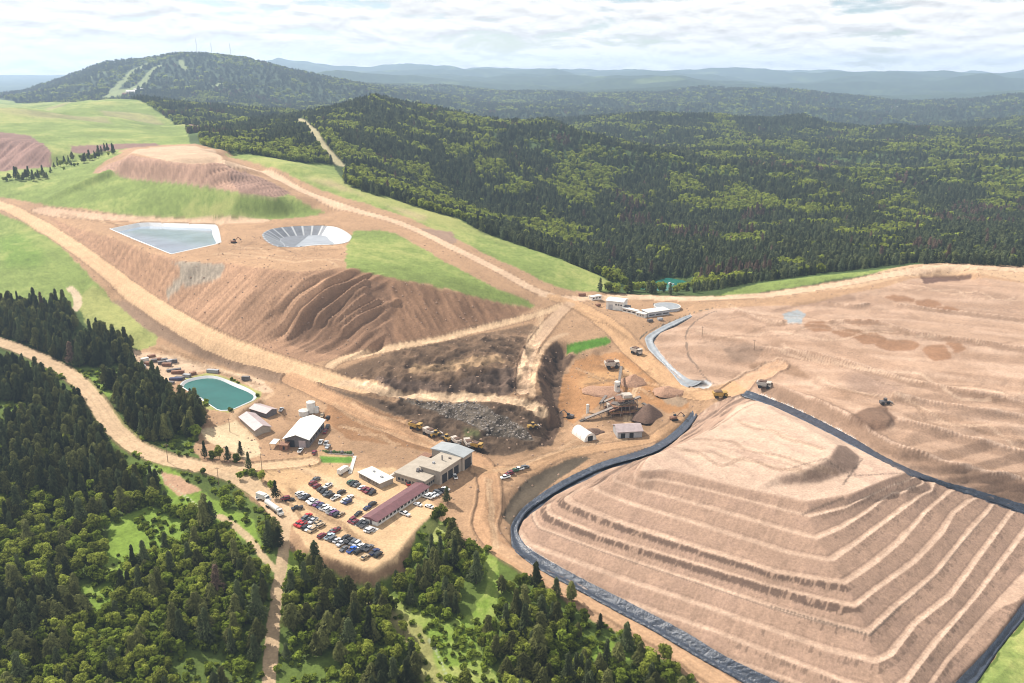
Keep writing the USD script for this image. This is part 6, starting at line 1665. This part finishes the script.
for kd, lim in ((0, 300 - sum(q[2] == 'pine_tree' for q in HAND)), (1, 300 - sum(q[2] == 'broadleaf_tree' for q in HAND)), (2, 120)):
    idx = np.nonzero((kind == kd) & view & (py_ < 690) & (tier <= 1))[0]
    big_px = size[idx] * np.where(kd == 1, 8, 16) / dcam[idx]
    single[idx[np.argsort(-big_px)[:lim]]] = True
AREA = [((0, 0, 270, 700), 'in the dense forest filling the lower left corner'), ((270, 530, 420, 700), 'in the wood below the parking lot edge'), ((420, 520, 505, 625), 'on the wooded knoll right of the grassy gully'), ((420, 560, 1024, 700), 'in the wood along the lower edge below the black ditch'), ((0, 0, 1100, 700), 'at the edge of the mine')]
WORD = [('dark green conical pine', 'pine tree'), ('rounded green broadleaf tree', 'broadleaf tree'), ('reddish brown dead pine', 'dead pine')]


def area(x, y):
    if y < 300 and x > 300:
        return 'behind the upper haul road' if x < 575 else 'round the turquoise pond' if x < 705 else 'behind the rear heap'
    if x < 270 and y > 470 and not (x > 215 and y < 530):
        return 'at the far left of the lower forest' if x < 85 else 'around the grassy clearing, lower left' if x < 185 else 'beside the narrow dirt track'
    if 270 <= x < 420 and y > 535:
        return 'on the left of the wood below the lot' if x < 340 else 'on the right of the wood below the lot'
    if x >= 420 and y > 560 and not (x < 505 and y < 625):
        return 'in the bottom wood left of the gully' if x < 500 else 'in the bottom wood near the black ditch' if x > 600 else 'in the middle of the bottom wood'
    if x < 140 and y > 350 and y > 342 + 0.75 * x:
        return 'just below the left access road'
    if x < 260 and y < 470 and y > 300 and x > 0 and y < 342 + 0.7 * x:
        return 'between the left access road and the mine yard'
    for (x0, y0, x1, y1), w_ in AREA:
        if x0 <= x < x1 and y0 <= y < y1:
            return w_
    return 'at the edge of the mine'


TREEP = {}


def one_tree(kd, var, loc, rot, sc, label, ctg, group):
    nm = names3[kd]
    v_ = var % len(KINDS[nm])
    if (kd, v_) not in TREEP:
        leaf, (v, f_), h_, r_ = KINDS[nm][v_]
        t_ = thing(nm, label, ctg, (0, 0, 0), 0, group)
        part('trunk', trunk(h_, r_, 40 + v_ + kd * 7), 'bark', t_)
        part('crown', (v, f_), leaf, t_)
        TREEP[(kd, v_)] = t_
        place(UsdGeom.Xform.Get(stage, t_), loc, rot, sc)
        return
    copy(TREEP[(kd, v_)], label, ctg, loc, rot, group, sc)


for i in np.nonzero(single)[0]:
    kd = kind[i]
    w_, ctg = WORD[kd]
    ar_ = area(px_[i], py_[i])
    w_ = ('tall ' if size[i] > 0.88 else 'small ' if size[i] < 0.72 else 'medium ') + w_
    one_tree(kd, int(gT.integers(0, 9)), P3[i] - [0, 0, 0.1], rotz[i], (size[i] * wide[i], size[i] * wide[i], size[i]), f'{w_} {ar_}', ctg, f'{ctg}s {ar_}')
HL = {0: 'pine standing alone by the yard corner', }
for (hx, hy, nm, sz), p in zip(HAND, HP):
    kd = names3.index(nm)
    w_, ctg = WORD[kd]
    if hx < 122 and hy < 192:
        ar_ = 'in the row of trees in the dip behind the green hill'
    elif 200 <= hx <= 240 and hy < 465:
        ar_ = 'in the clump beside the pale sandy yard'
    elif hx < 70:
        ar_ = 'at the lower edge of the left grass field'
    elif 238 < hx < 273 and hy > 471:
        ar_ = 'on the small grass patch left of the parking lot'
    elif hx in (571, 626, 536, 556):
        ar_ = 'standing against the black lined ditch'
    elif hx in (437, 443, 447):
        ar_ = 'at the bank right of the maroon roofed wing'
    else:
        ar_ = 'standing apart beside the access road'
    one_tree(kd, int(RNG.integers(0, 9)), p - [0, 0, 0.1], RNG.uniform(0, 6), (sz, sz, sz), f'{w_} {ar_}', ctg, f'{ctg}s {ar_}')

# the rest of the forest
STUFFN = ['pine_forest', 'broadleaf_forest', 'dead_pine_stand']
STUFFL = ['dark conifer forest covering the hills behind and below the mine', 'bright green broadleaf trees mixed through the forest', 'reddish dead pines scattered in the forest']
LITE = {
    'pine_tree': [('far_pine_leaf', crown_pine(21, 10.5, 2.6, 130, 0.06, 0.5), 10.5, 0.25), ('far_spruce_leaf', crown_pine(22, 12, 2.4, 130, 0.05, 0.66), 12, 0.25)],
    'broadleaf_tree': [('far_oak_leaf', crown_leafy(31, 8, 3.3, 130), 8, 0.2), ('aspen_leaf', crown_leafy(32, 9, 2.9, 130, 0.2, 9), 9, 0.2)],
    'dead_pine': [('dead_leaf', crown_pine(25, 12, 2.3, 110, 0.12, 0.6), 12, 0.22)],
}
for kd in range(3):
    for lod in (0, 1):
        sel = np.nonzero((kind == kd) & ~single & ((tier == 0) if lod == 0 else (tier > 0)))[0]
        if not len(sel):
            continue
        pi = UsdGeom.PointInstancer.Define(stage, numbered('/World', STUFFN[kd] if lod else STUFFN[kd].replace('forest', 'wood').replace('stand', 'group')))
        base_ = str(pi.GetPath()) + '/tree'
        src = (LITE if lod else KINDS)[names3[kd]]
        targets = []
        for v_, (leaf, (v, f_), h_, r_) in enumerate(src):
            pth = f'{base_}_{v_:03d}' if v_ else base_
            x = UsdGeom.Xform.Define(stage, pth)
            usdkit.mesh(stage, pth + '/crown', (v, f_), MAT[leaf])
            if not lod:
                usdkit.mesh(stage, pth + '/trunk', trunk(h_, r_, 40 + v_, 3), MAT['bark'])
            targets.append(pth)
        pi.CreatePrototypesRel().SetTargets([Sdf.Path(q) for q in targets])
        pi.CreateProtoIndicesAttr(Vt.IntArray.FromNumpy(gT.integers(0, len(src), len(sel)).astype(np.int32)))
        pi.CreatePositionsAttr(Vt.Vec3fArray.FromNumpy((P3[sel] - [0, 0, 0.2]).astype(np.float32)))
        sw = size[sel] * wide[sel]
        pi.CreateScalesAttr(Vt.Vec3fArray.FromNumpy(np.column_stack([sw, sw, size[sel] * tall[sel]]).astype(np.float32)))
        h2 = rotz[sel] / 2
        pi.CreateOrientationsAttr(Vt.QuathArray([Gf.Quath(float(math.cos(a_)), 0.0, 0.0, float(math.sin(a_))) for a_ in h2]))
        custom(pi, STUFFL[kd] if lod else STUFFL[kd].replace('covering the hills behind and below the mine', 'crowding the near slopes').replace('mixed through the forest', 'on the near slopes').replace('scattered in the forest', 'on the near slopes'), 'forest', None, 'stuff')
print('trees', N, single.sum(), [int(((kind == q) & ~single).sum()) for q in range(3)])

# undergrowth and boulders
def bush_stuff(name, label, cat_, pts, meshes, m_, smin, smax):
    pi = UsdGeom.PointInstancer.Define(stage, numbered('/World', name))
    targets = []
    for v_, mm in enumerate(meshes):
        pth = str(pi.GetPath()) + (f'/piece_{v_:03d}' if v_ else '/piece')
        usdkit.mesh(stage, pth, mm, MAT[m_])
        targets.append(pth)
    n_ = len(pts)
    pi.CreatePrototypesRel().SetTargets([Sdf.Path(q) for q in targets])
    pi.CreateProtoIndicesAttr(Vt.IntArray.FromNumpy(gT.integers(0, len(meshes), n_).astype(np.int32)))
    pi.CreatePositionsAttr(Vt.Vec3fArray.FromNumpy(np.asarray(pts, np.float32)))
    s_ = gT.uniform(smin, smax, n_) ** 1.0
    pi.CreateScalesAttr(Vt.Vec3fArray.FromNumpy(np.column_stack([s_, s_ * gT.uniform(0.7, 1.2, n_), s_ * gT.uniform(0.6, 1.0, n_)]).astype(np.float32)))
    pi.CreateOrientationsAttr(Vt.QuathArray([Gf.Quath(float(math.cos(a_)), 0.0, 0.0, float(math.sin(a_))) for a_ in gT.uniform(0, 3.14, n_)]))
    custom(pi, label, cat_, None, 'stuff')


def rock(seed):
    r = trimesh.creation.icosphere(subdivisions=1, radius=1.0)
    d = meshkit.noise(r.vertices * 1.3 + seed * 7.3, seed)
    r.vertices *= (0.65 + 0.7 * d)[:, None]
    return r


def in_class(names_, y0, y1, sp, seed, prob):
    q_ = scatter(y0, y1, sp, seed)
    c_ = cls_at(q_)
    s_ = np.isin(c_, [CI[n_] for n_ in names_]) & (gT.random(len(q_)) < prob)
    q_ = q_[s_]
    q_ = q_[off_roads(q_, -0.5)]
    return np.column_stack([q_, ground(q_[:, 0], q_[:, 1])])


paintm('rubble', (0.20, 0.17, 0.148), 0.95, 0, 0.3, 0.6); paintm('clod', (0.30, 0.20, 0.14), 0.95, 0, 0.3, 0.6)
bush_stuff('rubble', 'field of grey broken boulders on the slope behind the workshop', 'rubble', in_class(['rubble_slope'], 400, 560, 1.9, 21, 0.8), [rock(1), rock(2), rock(3)], 'rubble', 0.2, 0.9)
bush_stuff('clods', 'loose clods and stones on banks and spoil', 'stones', in_class(['spoil_bank', 'bare_earth'], 300, 760, 4.0, 22, 0.22), [rock(4), rock(5)], 'clod', 0.15, 0.75)
ug = in_class(['forest_floor', 'grassland'], 200, 520, 2.6, 23, 0.4)
gxx, gyy = project(ug)
ug = ug[(meshkit.fbm(np.column_stack([ug[:, :2] / 20, np.zeros(len(ug))]), 2, 91) > 0.4) & ~((gxx > 310) & (gxx < 360) & (gyy < 470)) & (gxx < 930)]
bush_stuff('undergrowth', 'low green scrub between the near trees', 'scrub', ug, [crown_leafy(51, 1.6, 1.2, 60, 0.0, 6), crown_leafy(52, 2.0, 1.4, 60, 0.0, 6)], 'oak_leaf', 0.5, 1.3)

# ------------------------------------------------------------------ air
mat('haze_air', {'v': ('principled_volume', {'color': (0.56, 0.75, 1.0), 'density': 7.0e-5, 'anisotropy': 0.3})}, volume='v.volume')
zmax_ = float(max(Z.max(), CAMZ)) + 60
x0, x1, y0, y1, z0 = float(GX.min()) - 100, float(GX.max()) + 100, -600.0, float(GY.max()) + 100, float(Z.min()) - 8
hz = UsdGeom.Mesh(usdkit.mesh(stage, '/World/haze', box(x0, x1, y0, y1, z0, zmax_), MAT['haze_air']))
custom(hz, 'thin blue haze filling the air over the hills', 'haze', None, 'stuff')
